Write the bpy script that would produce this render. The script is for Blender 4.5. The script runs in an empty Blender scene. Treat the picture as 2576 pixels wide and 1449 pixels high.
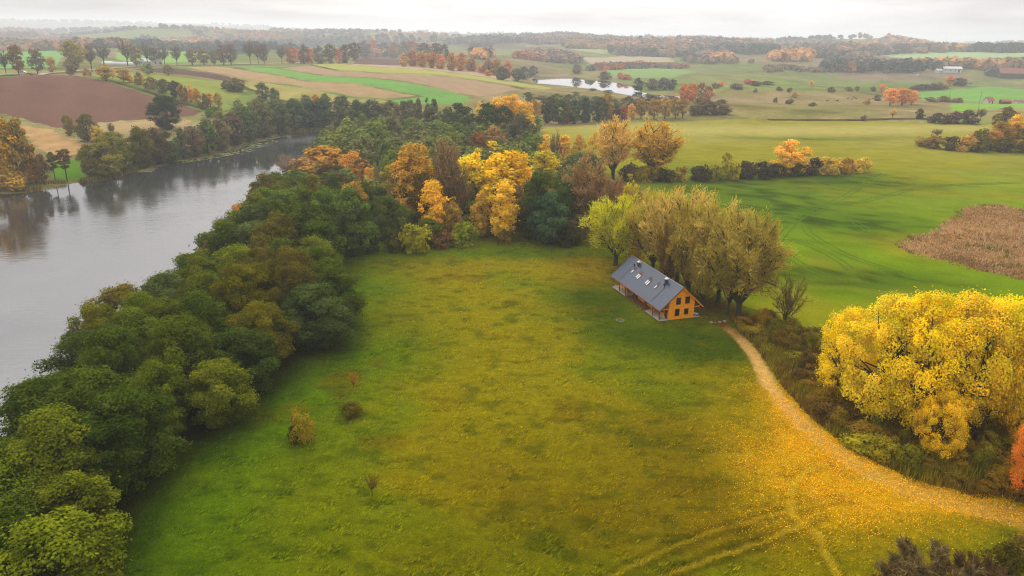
import bpy, bmesh, math, random
import numpy as np
from mathutils import Vector, Matrix
from mathutils.geometry import delaunay_2d_cdt

S = bpy.context.scene
COL = S.collection
R = math.radians
rng = np.random.default_rng(11)
random.seed(5)
HAZE_D = .0002

# ------------------------------------------------------------------ camera
F, CX, CY = 1835.4, 1288.0, 724.5          # focal length and centre, in pixels of a 2576 px wide view of the photograph
CAMH, ROLL = 55.0, R(0.95)
PITCH = math.atan((CY - 82.5) / F)
sr, cr, sp, cp = math.sin(ROLL), math.cos(ROLL), math.sin(PITCH), math.cos(PITCH)
RIGHT = np.array([cr, sr * sp, sr * cp]); UP = np.array([-sr, cr * sp, cr * cp]); FWD = np.array([0, cp, -sp])
cam = bpy.data.objects.new('camera', bpy.data.cameras.new('camera'))
COL.objects.link(cam)
cam.matrix_world = Matrix(((RIGHT[0], UP[0], -FWD[0], 0), (RIGHT[1], UP[1], -FWD[1], 0), (RIGHT[2], UP[2], -FWD[2], CAMH), (0, 0, 0, 1)))
cam.data.sensor_width = 36.0
cam.data.lens = 36.0 * F / 2576.0
cam.data.clip_start, cam.data.clip_end = 1.0, 60000.0
S.camera = cam

# ------------------------------------------------------------------ sky, sun, exposure
SUN_EL, SUN_AZ = R(40), R(-14)              # azimuth from +y (straight ahead), negative to the left
W = bpy.data.worlds.new("World"); S.world = W; W.use_nodes = True
nt = W.node_tree; N = nt.nodes; L = nt.links; N.clear()
def wn(t, **k):
    n = N.new(t)
    for a, b in k.items(): setattr(n, a, b)
    return n
def wmath(op, a, b=None):
    n = wn('ShaderNodeMath', operation=op)
    for i, v in enumerate((a, b)):
        if v is None: continue
        if isinstance(v, (int, float)): n.inputs[i].default_value = v
        else: L.new(v, n.inputs[i])
    return n.outputs[0]
out = wn('ShaderNodeOutputWorld')
sky = wn('ShaderNodeTexSky', sky_type='NISHITA', sun_disc=False, sun_elevation=SUN_EL, sun_rotation=SUN_AZ, air_density=1.0, dust_density=3.0)
bg_clear = wn('ShaderNodeBackground'); bg_clear.inputs[1].default_value = 0.08
L.new(sky.outputs[0], bg_clear.inputs[0])
tc = wn('ShaderNodeTexCoord')
sep = wn('ShaderNodeSeparateXYZ'); L.new(tc.outputs['Generated'], sep.inputs[0])
mp = wn('ShaderNodeMapping'); mp.inputs['Scale'].default_value = (1.5, 1.5, 13.0); mp.inputs['Rotation'].default_value = (0, R(3), 0); L.new(tc.outputs['Generated'], mp.inputs[0])
cl = wn('ShaderNodeTexNoise'); cl.inputs['Scale'].default_value = 2.6; cl.inputs['Detail'].default_value = 7; cl.inputs['Roughness'].default_value = .55; cl.inputs['Distortion'].default_value = .3
L.new(mp.outputs[0], cl.inputs['Vector'])
sunv = (math.sin(R(6)) * math.cos(SUN_EL), math.cos(R(6)) * math.cos(SUN_EL), math.sin(SUN_EL))
dot = wn('ShaderNodeVectorMath', operation='DOT_PRODUCT'); L.new(tc.outputs['Generated'], dot.inputs[0]); dot.inputs[1].default_value = sunv
glow = wmath('POWER', wmath('MAXIMUM', dot.outputs['Value'], 0.0), 7.0)      # cloud is thinnest round the hidden sun
elev = wmath('MAXIMUM', sep.outputs['Z'], 0.0)
brk = wn('ShaderNodeVectorMath', operation='DOT_PRODUCT'); L.new(tc.outputs['Generated'], brk.inputs[0])
brk.inputs[1].default_value = (math.sin(R(6)) * math.cos(R(14)), math.cos(R(6)) * math.cos(R(14)), math.sin(R(14)))
break_ = wmath('MULTIPLY', wmath('POWER', wmath('MAXIMUM', brk.outputs['Value'], 0.0), 16.0), 0.27)      # bright break in the cloud under the sun
lum = wmath('ADD', wmath('ADD', wmath('MULTIPLY', elev, SKY_Z := 0.86), SKY_H := 0.46), wmath('ADD', wmath('MULTIPLY', glow, SKY_G := 0.56), break_))
cmod = wn('ShaderNodeMapRange'); cmod.inputs['From Min'].default_value = .3; cmod.inputs['From Max'].default_value = .72
cmod.inputs['To Min'].default_value = .66; cmod.inputs['To Max'].default_value = 1.24
L.new(cl.outputs['Fac'], cmod.inputs['Value'])
lum = wmath('MULTIPLY', lum, cmod.outputs[0])
tint = wn('ShaderNodeMixRGB'); tint.inputs[1].default_value = (.985, .965, 1.0, 1); tint.inputs[2].default_value = (1.0, .962, .962, 1)
L.new(cmod.outputs[0], tint.inputs[0])
bg_cloud = wn('ShaderNodeBackground'); L.new(tint.outputs[0], bg_cloud.inputs[0]); L.new(lum, bg_cloud.inputs[1])
mx = wn('ShaderNodeMixShader'); mx.inputs[0].default_value = .93
L.new(bg_clear.outputs[0], mx.inputs[1]); L.new(bg_cloud.outputs[0], mx.inputs[2]); L.new(mx.outputs[0], out.inputs[0])
sl = bpy.data.lights.new('sun', 'SUN'); sl.energy = 1.5; sl.angle = R(14); sl.color = (1.0, .93, .82)
sun = bpy.data.objects.new('sun', sl); COL.objects.link(sun)
sun.rotation_euler = (math.pi / 2 - SUN_EL, 0, math.pi - SUN_AZ)
S.view_settings.view_transform = 'Standard'; S.view_settings.look = 'None'; S.view_settings.use_curve_mapping = False
S.view_settings.exposure = 0.6; S.view_settings.gamma = 1.0
S.render.engine = 'CYCLES'
S.cycles.max_bounces = 6; S.cycles.diffuse_bounces = 3; S.cycles.glossy_bounces = 2; S.cycles.transmission_bounces = 3
S.cycles.volume_bounces = 1; S.cycles.transparent_max_bounces = 4
S.cycles.use_denoising = True; S.cycles.denoising_prefilter = 'NONE'; S.cycles.denoising_input_passes = 'RGB_ALBEDO_NORMAL'
S.cycles.use_adaptive_sampling = False
S.cycles.filter_width = 1.15
S.cycles.sample_clamp_indirect = 3.0
S.cycles.caustics_reflective = False; S.cycles.caustics_refractive = False

# ------------------------------------------------------------------ helpers
def lin(c):
    c = np.asarray(c, float) / 255.0
    return np.where(c <= .04045, c / 12.92, ((c + .055) / 1.055) ** 2.4)
def C(r, g, b, k=1.0):
    return tuple(float(v) / k for v in lin((r, g, b)))

def hash2(ix, iy, s):
    h = (ix.astype(np.int64) * 374761393 + iy.astype(np.int64) * 668265263 + s * 974634721) & 0x7fffffff
    h = ((h ^ (h >> 13)) * 1274126177) & 0x7fffffff
    return ((h ^ (h >> 16)) & 0xffff) / 65535.0
def vnoise(x, y, s=0):
    x = np.asarray(x, float); y = np.asarray(y, float)
    ix, iy = np.floor(x), np.floor(y); fx, fy = x - ix, y - iy
    fx = fx * fx * (3 - 2 * fx); fy = fy * fy * (3 - 2 * fy)
    a, b = hash2(ix, iy, s), hash2(ix + 1, iy, s); c, d = hash2(ix, iy + 1, s), hash2(ix + 1, iy + 1, s)
    return (a + (b - a) * fx) * (1 - fy) + (c + (d - c) * fx) * fy
def fbm(x, y, s=0, o=4):
    v = 0; a = .5; t = 0
    for i in range(o):
        v = v + a * vnoise(x, y, s + i * 17); t += a; a *= .5; x = x * 2.03 + 7.1; y = y * 2.03 + 3.7
    return v / t
def sstep(a, b, x):
    t = np.clip((x - a) / (b - a), 0, 1); return t * t * (3 - 2 * t)
def gauss(x, y, cx, cy, rx, ry):
    return np.exp(-(((x - cx) / rx) ** 2 + ((y - cy) / ry) ** 2))

def poly_sd(x, y, P):
    """signed distance to a polygon, negative inside"""
    x = np.asarray(x, float); y = np.asarray(y, float)
    d = np.full(x.shape, 1e18); ins = np.zeros(x.shape, bool)
    n = len(P)
    for i in range(n):
        ax, ay = P[i]; bx, by = P[(i + 1) % n]
        ex, ey = bx - ax, by - ay
        t = np.clip(((x - ax) * ex + (y - ay) * ey) / (ex * ex + ey * ey + 1e-12), 0, 1)
        d = np.minimum(d, (x - ax - t * ex) ** 2 + (y - ay - t * ey) ** 2)
        c = ((ay > y) != (by > y))
        with np.errstate(divide='ignore', invalid='ignore'):
            ins ^= c & (x < (bx - ax) * (y - ay) / (by - ay if by != ay else 1e-12) + ax)
    d = np.sqrt(d)
    return np.where(ins, -d, d)
def line_d(x, y, P):
    x = np.asarray(x, float); y = np.asarray(y, float)
    d = np.full(x.shape, 1e18)
    for (ax, ay), (bx, by) in zip(P[:-1], P[1:]):
        ex, ey = bx - ax, by - ay
        t = np.clip(((x - ax) * ex + (y - ay) * ey) / (ex * ex + ey * ey + 1e-12), 0, 1)
        d = np.minimum(d, (x - ax - t * ex) ** 2 + (y - ay - t * ey) ** 2)
    return np.sqrt(d)

def rayd(px, py):
    u = (px - CX) / F; v = -(py - CY) / F
    return RIGHT * u + UP * v + FWD
def proj(p):
    q = np.asarray(p, float) - np.array([0, 0, CAMH])
    w = q @ FWD
    return CX + F * (q @ RIGHT) / w, CY - F * (q @ UP) / w, w
def plane(px, py, z):
    d = rayd(px, py); t = (z - CAMH) / d[2]
    return (float(d[0] * t), float(d[1] * t))

# ------------------------------------------------------------------ the lie of the land
LAKE_Z = -3.0
LAKE = [plane(a, b, LAKE_Z) for a, b in (
    (-700, 500), (-200, 494), (0, 488), (60, 485), (100, 480), (150, 470), (172, 459), (205, 460), (260, 455), (300, 445), (338, 433), (360, 425), (412, 417), (428, 405),
    (500, 399), (550, 385), (612, 362), (650, 349), (690, 340), (770, 332), (850, 327), (950, 324), (1000, 330), (990, 345), (900, 356), (830, 378), (790, 405), (745, 452), (705, 510),
    (650, 565), (600, 618), (520, 715), (400, 850), (300, 925), (200, 1035), (60, 1215), (-60, 1350), (-250, 1600), (-900, 1600))]
POND_Z = 0.0
POND = [plane(a, b, POND_Z) for a, b in ((1338, 200), (1350, 196), (1388, 192.5), (1440, 194), (1488, 198), (1533, 205), (1570, 212), (1590, 220), (1605, 230), (1640, 238), (1700, 242), (1726, 246), (1690, 249), (1620, 246), (1570, 238), (1500, 226), (1420, 216), (1350, 210))]
def land(x, y):
    x = np.asarray(x, float); y = np.asarray(y, float)
    z = 0.25 * (fbm(x / 22, y / 22, 3) - .5) * sstep(150, 60, np.hypot(x - 36, y - 140) + 90 * 0) * 0
    near = sstep(230, 380, y)
    # left plateau with the ploughed dome, fields falling towards the lake
    left = sstep(70, -150, x - .10 * (y - 500))
    z = z + 15 * sstep(430, 700, y) * left * (1 - .55 * sstep(950, 1700, y))
    z = z + 19 * gauss(x, y, -350, 500, 165, 95)
    # right-hand swells
    rt = sstep(60, 160, x)
    z = z + rt * (3.5 * gauss(y, 0, 545, 0, 65, 1) + 1.6 * np.sin(y / 47.0 + x / 120.0) * sstep(200, 300, y) * sstep(800, 600, y) + 7 * sstep(900, 1500, y))
    z = z + 5 * gauss(x, y, 330, 420, 120, 80)
    hm = np.clip(rt * sstep(610, 760, y) + sstep(900, 1150, y), 0, 1) * sstep(2600, 1500, y)
    z = z + hm * 24 * (fbm(x / 230, y / 150, 27, 2) - .5)
    # rolling country further off
    far = sstep(1000, 2200, np.hypot(x, y))
    z = z + far * (fbm(x / 640, y / 460, 21, 3) - .42) * 92
    z = z + far * 82 * gauss(x, y, -5200, 7600, 3900, 1300)
    z = z + 22 * gauss(x, y, 900, 3300, 1500, 420) + 12 * gauss(x, y, -900, 2600, 900, 350)
    z = np.where(np.hypot(x, y) > 9000, np.minimum(z, 30 + 90 * gauss(x, y, -5200, 7600, 3900, 2500)), z)
    z = np.where(z > 78, 78 + 16 * np.tanh((z - 78) / 16), z)
    z = np.where(z < 0, -8 * np.tanh(-z / 8), z)
    return z
def Hh(x, y):
    z = land(x, y)
    sd = poly_sd(x, y, LAKE)
    # land runs down to the water over 30 m, the lake bed falls away beyond it
    bank = sstep(-1, 30, sd)
    z = np.where(sd > 0, (LAKE_Z + .25) + (z - LAKE_Z - .25) * bank ** .7, LAKE_Z + .25 - 2.2 * sstep(0, 9, -sd))
    sp_ = poly_sd(x, y, POND)
    z = np.where(sp_ > 0, POND_Z + .3 + (z - POND_Z - .3) * sstep(0, 60, sp_), POND_Z - 1.5)
    return z
TT = 45 * 1.0035 ** np.arange(1640)
def ground_at(px, py):
    d = rayd(px, py)
    X, Y, Z = d[0] * TT, d[1] * TT, CAMH + d[2] * TT
    dz = Z - Hh(X, Y)
    k = np.argmax(dz < 0)
    if k == 0: k = len(TT) - 1
    f = dz[k - 1] / (dz[k - 1] - dz[k] + 1e-9); f = min(max(f, 0), 1)
    t = TT[k - 1] + f * (TT[k] - TT[k - 1])
    x, y = float(d[0] * t), float(d[1] * t)
    return x, y, float(Hh(np.array([x]), np.array([y]))[0])
def gp(*pts):
    return [ground_at(a, b)[:2] for a, b in pts]

# ------------------------------------------------------------------ mesh and object helpers
def np_mesh(name, V, Fc, attrs=None, mats=(), smooth=False):
    V = np.asarray(V, np.float32).reshape(-1, 3); Fc = np.asarray(Fc, np.int32)
    me = bpy.data.meshes.new(name)
    k = Fc.shape[1]
    me.vertices.add(len(V)); me.vertices.foreach_set('co', V.ravel())
    me.loops.add(Fc.size); me.loops.foreach_set('vertex_index', Fc.ravel())
    me.polygons.add(len(Fc)); me.polygons.foreach_set('loop_start', np.arange(0, Fc.size, k, dtype=np.int32))
    if smooth: me.polygons.foreach_set('use_smooth', np.ones(len(Fc), bool))
    for an, a in (attrs or {}).items():
        a = np.asarray(a, np.float32)
        if a.ndim == 1:
            me.attributes.new(an, 'FLOAT', 'POINT').data.foreach_set('value', a)
        else:
            if a.shape[1] == 3: a = np.concatenate([a, np.ones((len(a), 1), np.float32)], 1)
            me.attributes.new(an, 'FLOAT_COLOR', 'POINT').data.foreach_set('color', a.ravel())
    for m in mats: me.materials.append(m)
    me.update(calc_edges=True)
    return me
def link(name, me, parent=None, loc=None, mat=None):
    o = bpy.data.objects.new(name, me); COL.objects.link(o)
    if parent: o.parent = parent
    if loc is not None: o.location = loc
    if mat is not None and me is not None and not me.materials: me.materials.append(mat)
    return o
def tag(o, label=None, cat=None, group=None, kind=None):
    for k, v in (('label', label), ('category', cat), ('group', group), ('kind', kind)):
        if v: o[k] = v
    return o
def empty(name, loc, rz=0.0, label=None, cat=None, group=None):
    o = bpy.data.objects.new(name, None); COL.objects.link(o)
    o.location = loc; o.rotation_euler = (0, 0, rz); o.empty_display_size = .5
    return tag(o, label, cat, group)

def mat(name, col, rough=.85, noise=None, spec=.25, metal=0.0, bump=None):
    """procedural material: base colour broken up by noise (scale, amount) and fine bump (scale, strength, distance)"""
    m = bpy.data.materials.new(name); m.use_nodes = True
    t = m.node_tree; b = t.nodes['Principled BSDF']
    b.inputs['Roughness'].default_value = rough; b.inputs['Specular IOR Level'].default_value = spec; b.inputs['Metallic'].default_value = metal
    b.inputs['Base Color'].default_value = (*col, 1)
    if noise:
        c = t.nodes.new('ShaderNodeTexCoord'); n = t.nodes.new('ShaderNodeTexNoise'); n.inputs['Scale'].default_value = noise[0]; n.inputs['Detail'].default_value = 6
        t.links.new(c.outputs['Object'], n.inputs['Vector'])
        r = t.nodes.new('ShaderNodeMapRange'); r.inputs['From Min'].default_value = .25; r.inputs['From Max'].default_value = .75
        r.inputs['To Min'].default_value = 1 - noise[1]; r.inputs['To Max'].default_value = 1 + noise[1]
        t.links.new(n.outputs['Fac'], r.inputs['Value'])
        mu = t.nodes.new('ShaderNodeVectorMath'); mu.operation = 'SCALE'; mu.inputs[0].default_value = col
        t.links.new(r.outputs[0], mu.inputs['Scale']); t.links.new(mu.outputs[0], b.inputs['Base Color'])
    if bump:
        c = t.nodes.new('ShaderNodeTexCoord'); n = t.nodes.new('ShaderNodeTexNoise'); n.inputs['Scale'].default_value = bump[0]; n.inputs['Detail'].default_value = 5
        t.links.new(c.outputs['Object'], n.inputs['Vector'])
        u = t.nodes.new('ShaderNodeBump'); u.inputs['Strength'].default_value = bump[1]; u.inputs['Distance'].default_value = bump[2]
        t.links.new(n.outputs['Fac'], u.inputs['Height']); t.links.new(u.outputs[0], b.inputs['Normal'])
    return m
def ground_mat(name, sc1=.35, a1=.22, sc2=2.2, a2=.3, bump=(1.4, .6, .35)):
    """colour from the sheet's own 'col' attribute, broken up by two scales of noise"""
    m = bpy.data.materials.new(name); m.use_nodes = True
    t = m.node_tree; b = t.nodes['Principled BSDF']; b.inputs['Roughness'].default_value = 1.0; b.inputs['Specular IOR Level'].default_value = 0.0
    at = t.nodes.new('ShaderNodeAttribute'); at.attribute_name = 'col'
    c = t.nodes.new('ShaderNodeTexCoord'); last = at.outputs['Color']
    for s, a in ((sc1, a1), (sc2, a2)):
        n = t.nodes.new('ShaderNodeTexNoise'); n.inputs['Scale'].default_value = s; n.inputs['Detail'].default_value = 6; n.inputs['Roughness'].default_value = .65
        t.links.new(c.outputs['Object'], n.inputs['Vector'])
        r = t.nodes.new('ShaderNodeMapRange'); r.inputs['From Min'].default_value = .28; r.inputs['From Max'].default_value = .72
        r.inputs['To Min'].default_value = 1 - a; r.inputs['To Max'].default_value = 1 + a
        t.links.new(n.outputs['Fac'], r.inputs['Value'])
        mu = t.nodes.new('ShaderNodeVectorMath'); mu.operation = 'SCALE'
        t.links.new(last, mu.inputs[0]); t.links.new(r.outputs[0], mu.inputs['Scale']); last = mu.outputs[0]
    t.links.new(last, b.inputs['Base Color'])
    n = t.nodes.new('ShaderNodeTexNoise'); n.inputs['Scale'].default_value = bump[0]; n.inputs['Detail'].default_value = 7; n.inputs['Roughness'].default_value = .7
    t.links.new(c.outputs['Object'], n.inputs['Vector'])
    u = t.nodes.new('ShaderNodeBump'); u.inputs['Strength'].default_value = bump[1]; u.inputs['Distance'].default_value = bump[2]
    t.links.new(n.outputs['Fac'], u.inputs['Height']); t.links.new(u.outputs[0], b.inputs['Normal'])
    return m
def leaf_mat(name, source, trans=.22):
    """leaves: diffuse and translucent; colour of the tree (object colour) or of the piece ('col'), varied leaf by leaf by 'tint'"""
    m = bpy.data.materials.new(name); m.use_nodes = True
    t = m.node_tree; t.nodes.clear()
    o = t.nodes.new('ShaderNodeOutputMaterial')
    if source == 'object':
        i = t.nodes.new('ShaderNodeObjectInfo'); base = i.outputs['Color']
    else:
        i = t.nodes.new('ShaderNodeAttribute'); i.attribute_name = 'col'; base = i.outputs['Color']
    a = t.nodes.new('ShaderNodeAttribute'); a.attribute_name = 'tint'
    r = t.nodes.new('ShaderNodeMapRange'); r.inputs['To Min'].default_value = .55; r.inputs['To Max'].default_value = 1.5
    t.links.new(a.outputs['Fac'], r.inputs['Value'])
    mu = t.nodes.new('ShaderNodeVectorMath'); mu.operation = 'SCALE'; t.links.new(base, mu.inputs[0]); t.links.new(r.outputs[0], mu.inputs['Scale'])
    hs = t.nodes.new('ShaderNodeHueSaturation'); t.links.new(mu.outputs[0], hs.inputs['Color'])
    r2 = t.nodes.new('ShaderNodeMapRange'); r2.inputs['To Min'].default_value = .515; r2.inputs['To Max'].default_value = .488
    t.links.new(a.outputs['Fac'], r2.inputs['Value']); t.links.new(r2.outputs[0], hs.inputs['Hue'])
    d = t.nodes.new('ShaderNodeBsdfDiffuse'); tr = t.nodes.new('ShaderNodeBsdfTranslucent'); mx = t.nodes.new('ShaderNodeMixShader'); mx.inputs[0].default_value = trans
    t.links.new(hs.outputs[0], d.inputs[0]); t.links.new(hs.outputs[0], tr.inputs[0]); t.links.new(d.outputs[0], mx.inputs[1]); t.links.new(tr.outputs[0], mx.inputs[2]); t.links.new(mx.outputs[0], o.inputs[0])
    return m
M_LEAF = leaf_mat('leaves', 'object'); M_BLADE = leaf_mat('blades', 'col', .25)
M_BARK = mat('bark', (.055, .043, .033), .95, (3.0, .4))
M_BARKP = mat('pale_bark', (.30, .28, .25), .9, (2.0, .35))
# ------------------------------------------------------------------ haze
MX = 16000
def box_mesh(name, lo, hi):
    x0, y0, z0 = lo; x1, y1, z1 = hi
    V = [(x0, y0, z0), (x1, y0, z0), (x1, y1, z0), (x0, y1, z0), (x0, y0, z1), (x1, y0, z1), (x1, y1, z1), (x0, y1, z1)]
    return np_mesh(name, V, [(3, 2, 1, 0), (4, 5, 6, 7), (0, 1, 5, 4), (1, 2, 6, 5), (2, 3, 7, 6), (3, 0, 4, 7)])
# ------------------------------------------------------------------ ground sheet
FIELD_GREEN = np.array(C(122, 138, 62, 1.5)); OLIVE = np.array(C(135, 125, 70, 1.5)); TAN = np.array(C(165, 138, 105, 1.5)); BROWN = np.array(C(110, 82, 60, 1.5))
def ground_col(x, y):
    d = np.hypot(x, y)
    n1 = fbm(x / 260, y / 170, 41, 3)[:, None]; n2 = fbm(x / 75, y / 45, 42, 3)[:, None]
    c = FIELD_GREEN * (1 - sstep(.42, .62, n1)) + OLIVE * sstep(.42, .62, n1)
    c = c + (TAN - c) * sstep(.56, .72, n2) * .55
    c = c * (1 - .35 * sstep(.5, .25, n2))
    # patchwork of far fields: strips of tilled, sown and grassed land
    u = np.floor((x + .35 * y + 60 * np.sin(y / 300)) / 210); v = np.floor((y - .2 * x) / 330)
    h = hash2(u, v, 77)[:, None]
    patch = np.where(h < .42, np.array(C(112, 126, 64, 1.6)), np.where(h < .66, np.array(C(128, 128, 78, 1.6)), np.where(h < .84, np.array(C(140, 122, 98, 1.6)), np.array(C(90, 78, 68, 1.6)))))
    f = sstep(750, 1300, d)[:, None] * .8
    c = c * (1 - f) + patch * (.85 + .3 * n2) * f
    # banks and wet margins
    sd = poly_sd(x, y, LAKE)
    w = sstep(60, 4, sd)[:, None] * sstep(260, 300, y)[:, None] * (x < 60)[:, None]
    c = c + (np.array(C(112, 100, 48, 1.5)) - c) * w * .8
    # far bank meadow and the dry slope above it
    k = (gauss(x, y, *DRY0, 60, 35) * .9)[:, None]; c = c + (np.array(C(170, 150, 105, 1.5)) - c) * np.clip(k, 0, 1)
    return c
DRY0 = gp((330, 315))[0]
MEADOW_BOX = (-80.0, 124.0, 36.0, 208.0)
def spaced(a0, a1, step, far, growth):
    mid = list(np.arange(a0, a1 + .01, step)); s = step; v = a1
    while v < far: s *= growth; v += s; mid.append(v)
    return mid
xs_r = spaced(0, 460, 5, MX, 1.075); xs = np.array([-v for v in xs_r[:0:-1]] + xs_r)
ys_f = spaced(25, 900, 5, MX, 1.06); ys = np.array([-3000, -1500, -800, -400, -200, -100, -50, -20, 0, 12] + ys_f)
gx, gy = np.meshgrid(xs, ys); gx, gy = gx.ravel(), gy.ravel()
gz = Hh(gx, gy)
x0, x1, y0, y1 = MEADOW_BOX
ins = sstep(0, 9, np.minimum(np.minimum(gx - x0, x1 - gx), np.minimum(gy - y0, y1 - gy)))
gz = gz - .6 * ins
nx, ny = len(xs), len(ys)
I = np.arange(nx * ny).reshape(ny, nx)
Q = np.stack([I[:-1, :-1], I[:-1, 1:], I[1:, 1:], I[1:, :-1]], -1).reshape(-1, 4)
M_GROUND = ground_mat('ground_soil', .035, .34, .3, .3, (.5, .5, .6))
me = np_mesh('ground', np.stack([gx, gy, gz], 1), Q, {'col': ground_col(gx, gy)}, [M_GROUND], True)
tag(link('ground', me), 'rolling farmland reaching to the horizon', kind='structure')

hz = link('haze', box_mesh('haze', (xs.min() - 50, ys.min() - 50, gz.min() - 1.2), (xs.max() + 50, ys.max() + 50, 121)))
tag(hz, 'pale autumn haze lying over the whole countryside', 'haze', kind='stuff')
mh = bpy.data.materials.new('haze'); mh.use_nodes = True; t = mh.node_tree; t.nodes.clear()
o_ = t.nodes.new('ShaderNodeOutputMaterial'); v_ = t.nodes.new('ShaderNodeVolumePrincipled')
v_.inputs['Density Attribute'].default_value = ''; v_.inputs['Density'].default_value = HAZE_D
v_.inputs['Color'].default_value = (.86, .91, .98, 1); v_.inputs['Anisotropy'].default_value = .35
t.links.new(v_.outputs[0], o_.inputs['Volume']); hz.data.materials.append(mh)

# ------------------------------------------------------------------ sheets draped on the land
def refine(P, step, wob=0.0):
    o = []
    for i in range(len(P)):
        a = np.array(P[i]); b = np.array(P[(i + 1) % len(P)]); n = max(1, int(np.linalg.norm(b - a) / step))
        for k in range(n):
            p = a + (b - a) * k / n
            if wob: p = p + wob * (np.array([vnoise(p[0] / 6, p[1] / 6, 5), vnoise(p[0] / 6, p[1] / 6, 6)]) - .5) * 2
            o.append(p)
    return o
def sheet(name, P, step, off, colf, material, wob=0.0, label=None, smooth=True):
    """a field cut to a polygon and laid on the land"""
    B = refine(P, step, wob); Bx = np.array(B)
    X, Y = np.meshgrid(np.arange(Bx[:, 0].min(), Bx[:, 0].max(), step), np.arange(Bx[:, 1].min(), Bx[:, 1].max(), step))
    X, Y = X.ravel() + .01, Y.ravel() + .013
    sd = poly_sd(X, Y, [tuple(b) for b in B]); k = sd < -step * .45
    pts = [Vector((float(a), float(b))) for a, b in B] + [Vector((float(a), float(b))) for a, b in zip(X[k], Y[k])]
    n = len(B)
    r = delaunay_2d_cdt(pts, [], [list(range(n))], 1, 1e-5)
    V = np.array([(v.x, v.y) for v in r[0]]); T = np.array([f for f in r[2] if len(f) == 3])
    z = Hh(V[:, 0], V[:, 1]) + np.where(np.arange(len(V)) < n, -.25, off)      # the rim is dug in so that no gap shows under it
    a = V[T]; cr_ = (a[:, 1, 0] - a[:, 0, 0]) * (a[:, 2, 1] - a[:, 0, 1]) - (a[:, 1, 1] - a[:, 0, 1]) * (a[:, 2, 0] - a[:, 0, 0])
    T[cr_ < 0] = T[cr_ < 0][:, ::-1]
    me = np_mesh(name, np.concatenate([V, z[:, None]], 1), T, {'col': colf(V[:, 0], V[:, 1])}, [material], smooth)
    return tag(link(name, me), label, kind='structure')
def flat(col, var=.22, rows=None, k=1.5):
    c0 = np.array(C(*col, k))
    def f(x, y):
        n = fbm(x / 30, y / 20, 61)
        m = 1 + var * 2 * (n - .5)
        if rows is not None:
            ang, per, amt = rows; s = x * math.cos(ang) + y * math.sin(ang); m = m * (1 + amt * np.sin(2 * math.pi * s / per + 2 * fbm(x / 60, y / 60, 9)))
        return c0[None] * m[:, None]
    return f
M_FIELD = ground_mat('field_soil', .09, .14, .7, .18, (.8, .55, .5))
M_PLOUGH = ground_mat('ploughed_soil', .12, .10, 1.3, .22, (.9, .8, .5))

def fld(name, pts, col, step=9, off=.5, rows=None, var=.24, label=None, m=None, wob=1.6):
    return sheet(name, gp(*pts), step, off, flat(col, var, rows), m or M_FIELD, wob, label)
fld('ploughed_field', ((-80, 196), (0, 194), (62, 189), (125, 188.5), (188, 191), (225, 195), (300, 212), (375, 234), (462, 262), (522, 278), (500, 293), (440, 299), (375, 302), (262, 309), (200, 318), (140, 326), (58, 306), (0, 290), (-80, 270)), (122, 88, 72), 8, .35, (.5, 26, .05), .14, 'brown ploughed hillside above the far lake bank', M_PLOUGH)
fld('stubble_field', ((58, 307), (140, 327), (228, 362), (205, 388), (165, 402), (110, 392), (60, 352), (20, 320)), (186, 150, 96), 6, .35, (2.2, 5.5, .12), .12, 'tan stubble slope under the ploughed hill')
fld('bright_grass_field', ((118, 398), (165, 403), (205, 390), (228, 420), (222, 446), (195, 455), (150, 462), (118, 462)), (88, 130, 20), 5, .3, None, .12, 'bright green grass plot on the far lake bank')
fld('dry_grass_field', ((262, 311), (375, 304), (440, 301), (500, 297), (470, 325), (400, 330), (330, 335), (270, 330)), (178, 152, 105), 6, .3, None, .2, 'dry beige grass between ploughed hill and lake')
fld('far_green_field', ((-60, 134), (60, 130), (170, 129), (168, 140), (150, 168), (60, 172), (-60, 172)), (120, 168, 88), 14, .6, None, .08, 'green field behind the roadside trees at the far left')
fld('far_green_field', ((282, 134), (330, 128), (420, 128), (520, 128), (525, 150), (420, 160), (330, 156), (285, 148)), (132, 172, 80), 14, .6, None, .08, 'green field behind the middle of the roadside trees')
fld('dark_ploughed_strip', ((320, 174), (440, 170), (470, 174), (600, 197), (640, 206), (560, 205), (470, 190), (400, 184)), (98, 76, 66), 10, .5, None, .1, 'dark narrow ploughed strip by the country road', M_PLOUGH)
fld('pasture_field', ((190, 188), (300, 182), (395, 187), (500, 199), (600, 216), (630, 232), (600, 252), (530, 262), (462, 252), (375, 226), (300, 205), (225, 191)), (140, 150, 62), 9, .5, None, .14, 'light green pasture beyond the hedgerow of the ploughed hill')
fld('harvested_strip', ((460, 169), (560, 167), (644, 181), (764, 204), (894, 212), (994, 230), (1061, 242), (974, 250), (880, 243), (764, 219), (644, 203), (600, 196), (540, 184)), (174, 146, 104), 9, .55, (1.2, 7, .06), .08, 'lower tan harvested strip of the striped hillside')
fld('olive_stubble_field', ((600, 199), (644, 205), (764, 221), (880, 245), (974, 252), (1002, 263), (985, 276), (880, 272), (760, 270), (690, 256), (640, 236), (610, 215)), (160, 150, 82), 9, .55, (1.3, 9, .10), .12, 'olive stubble field above the dark lakeside trees')
fld('sown_strip', ((585, 166), (644, 170), (702, 172.5), (760, 182), (814, 191), (914, 195), (1019, 206), (1144, 232), (1190, 244), (1176, 264), (1002, 263), (976, 253), (1064, 243), (994, 229), (894, 211), (764, 203), (644, 180)), (114, 160, 74), 9, .6, None, .14, 'bright green sown strip curving across the hillside')
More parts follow.
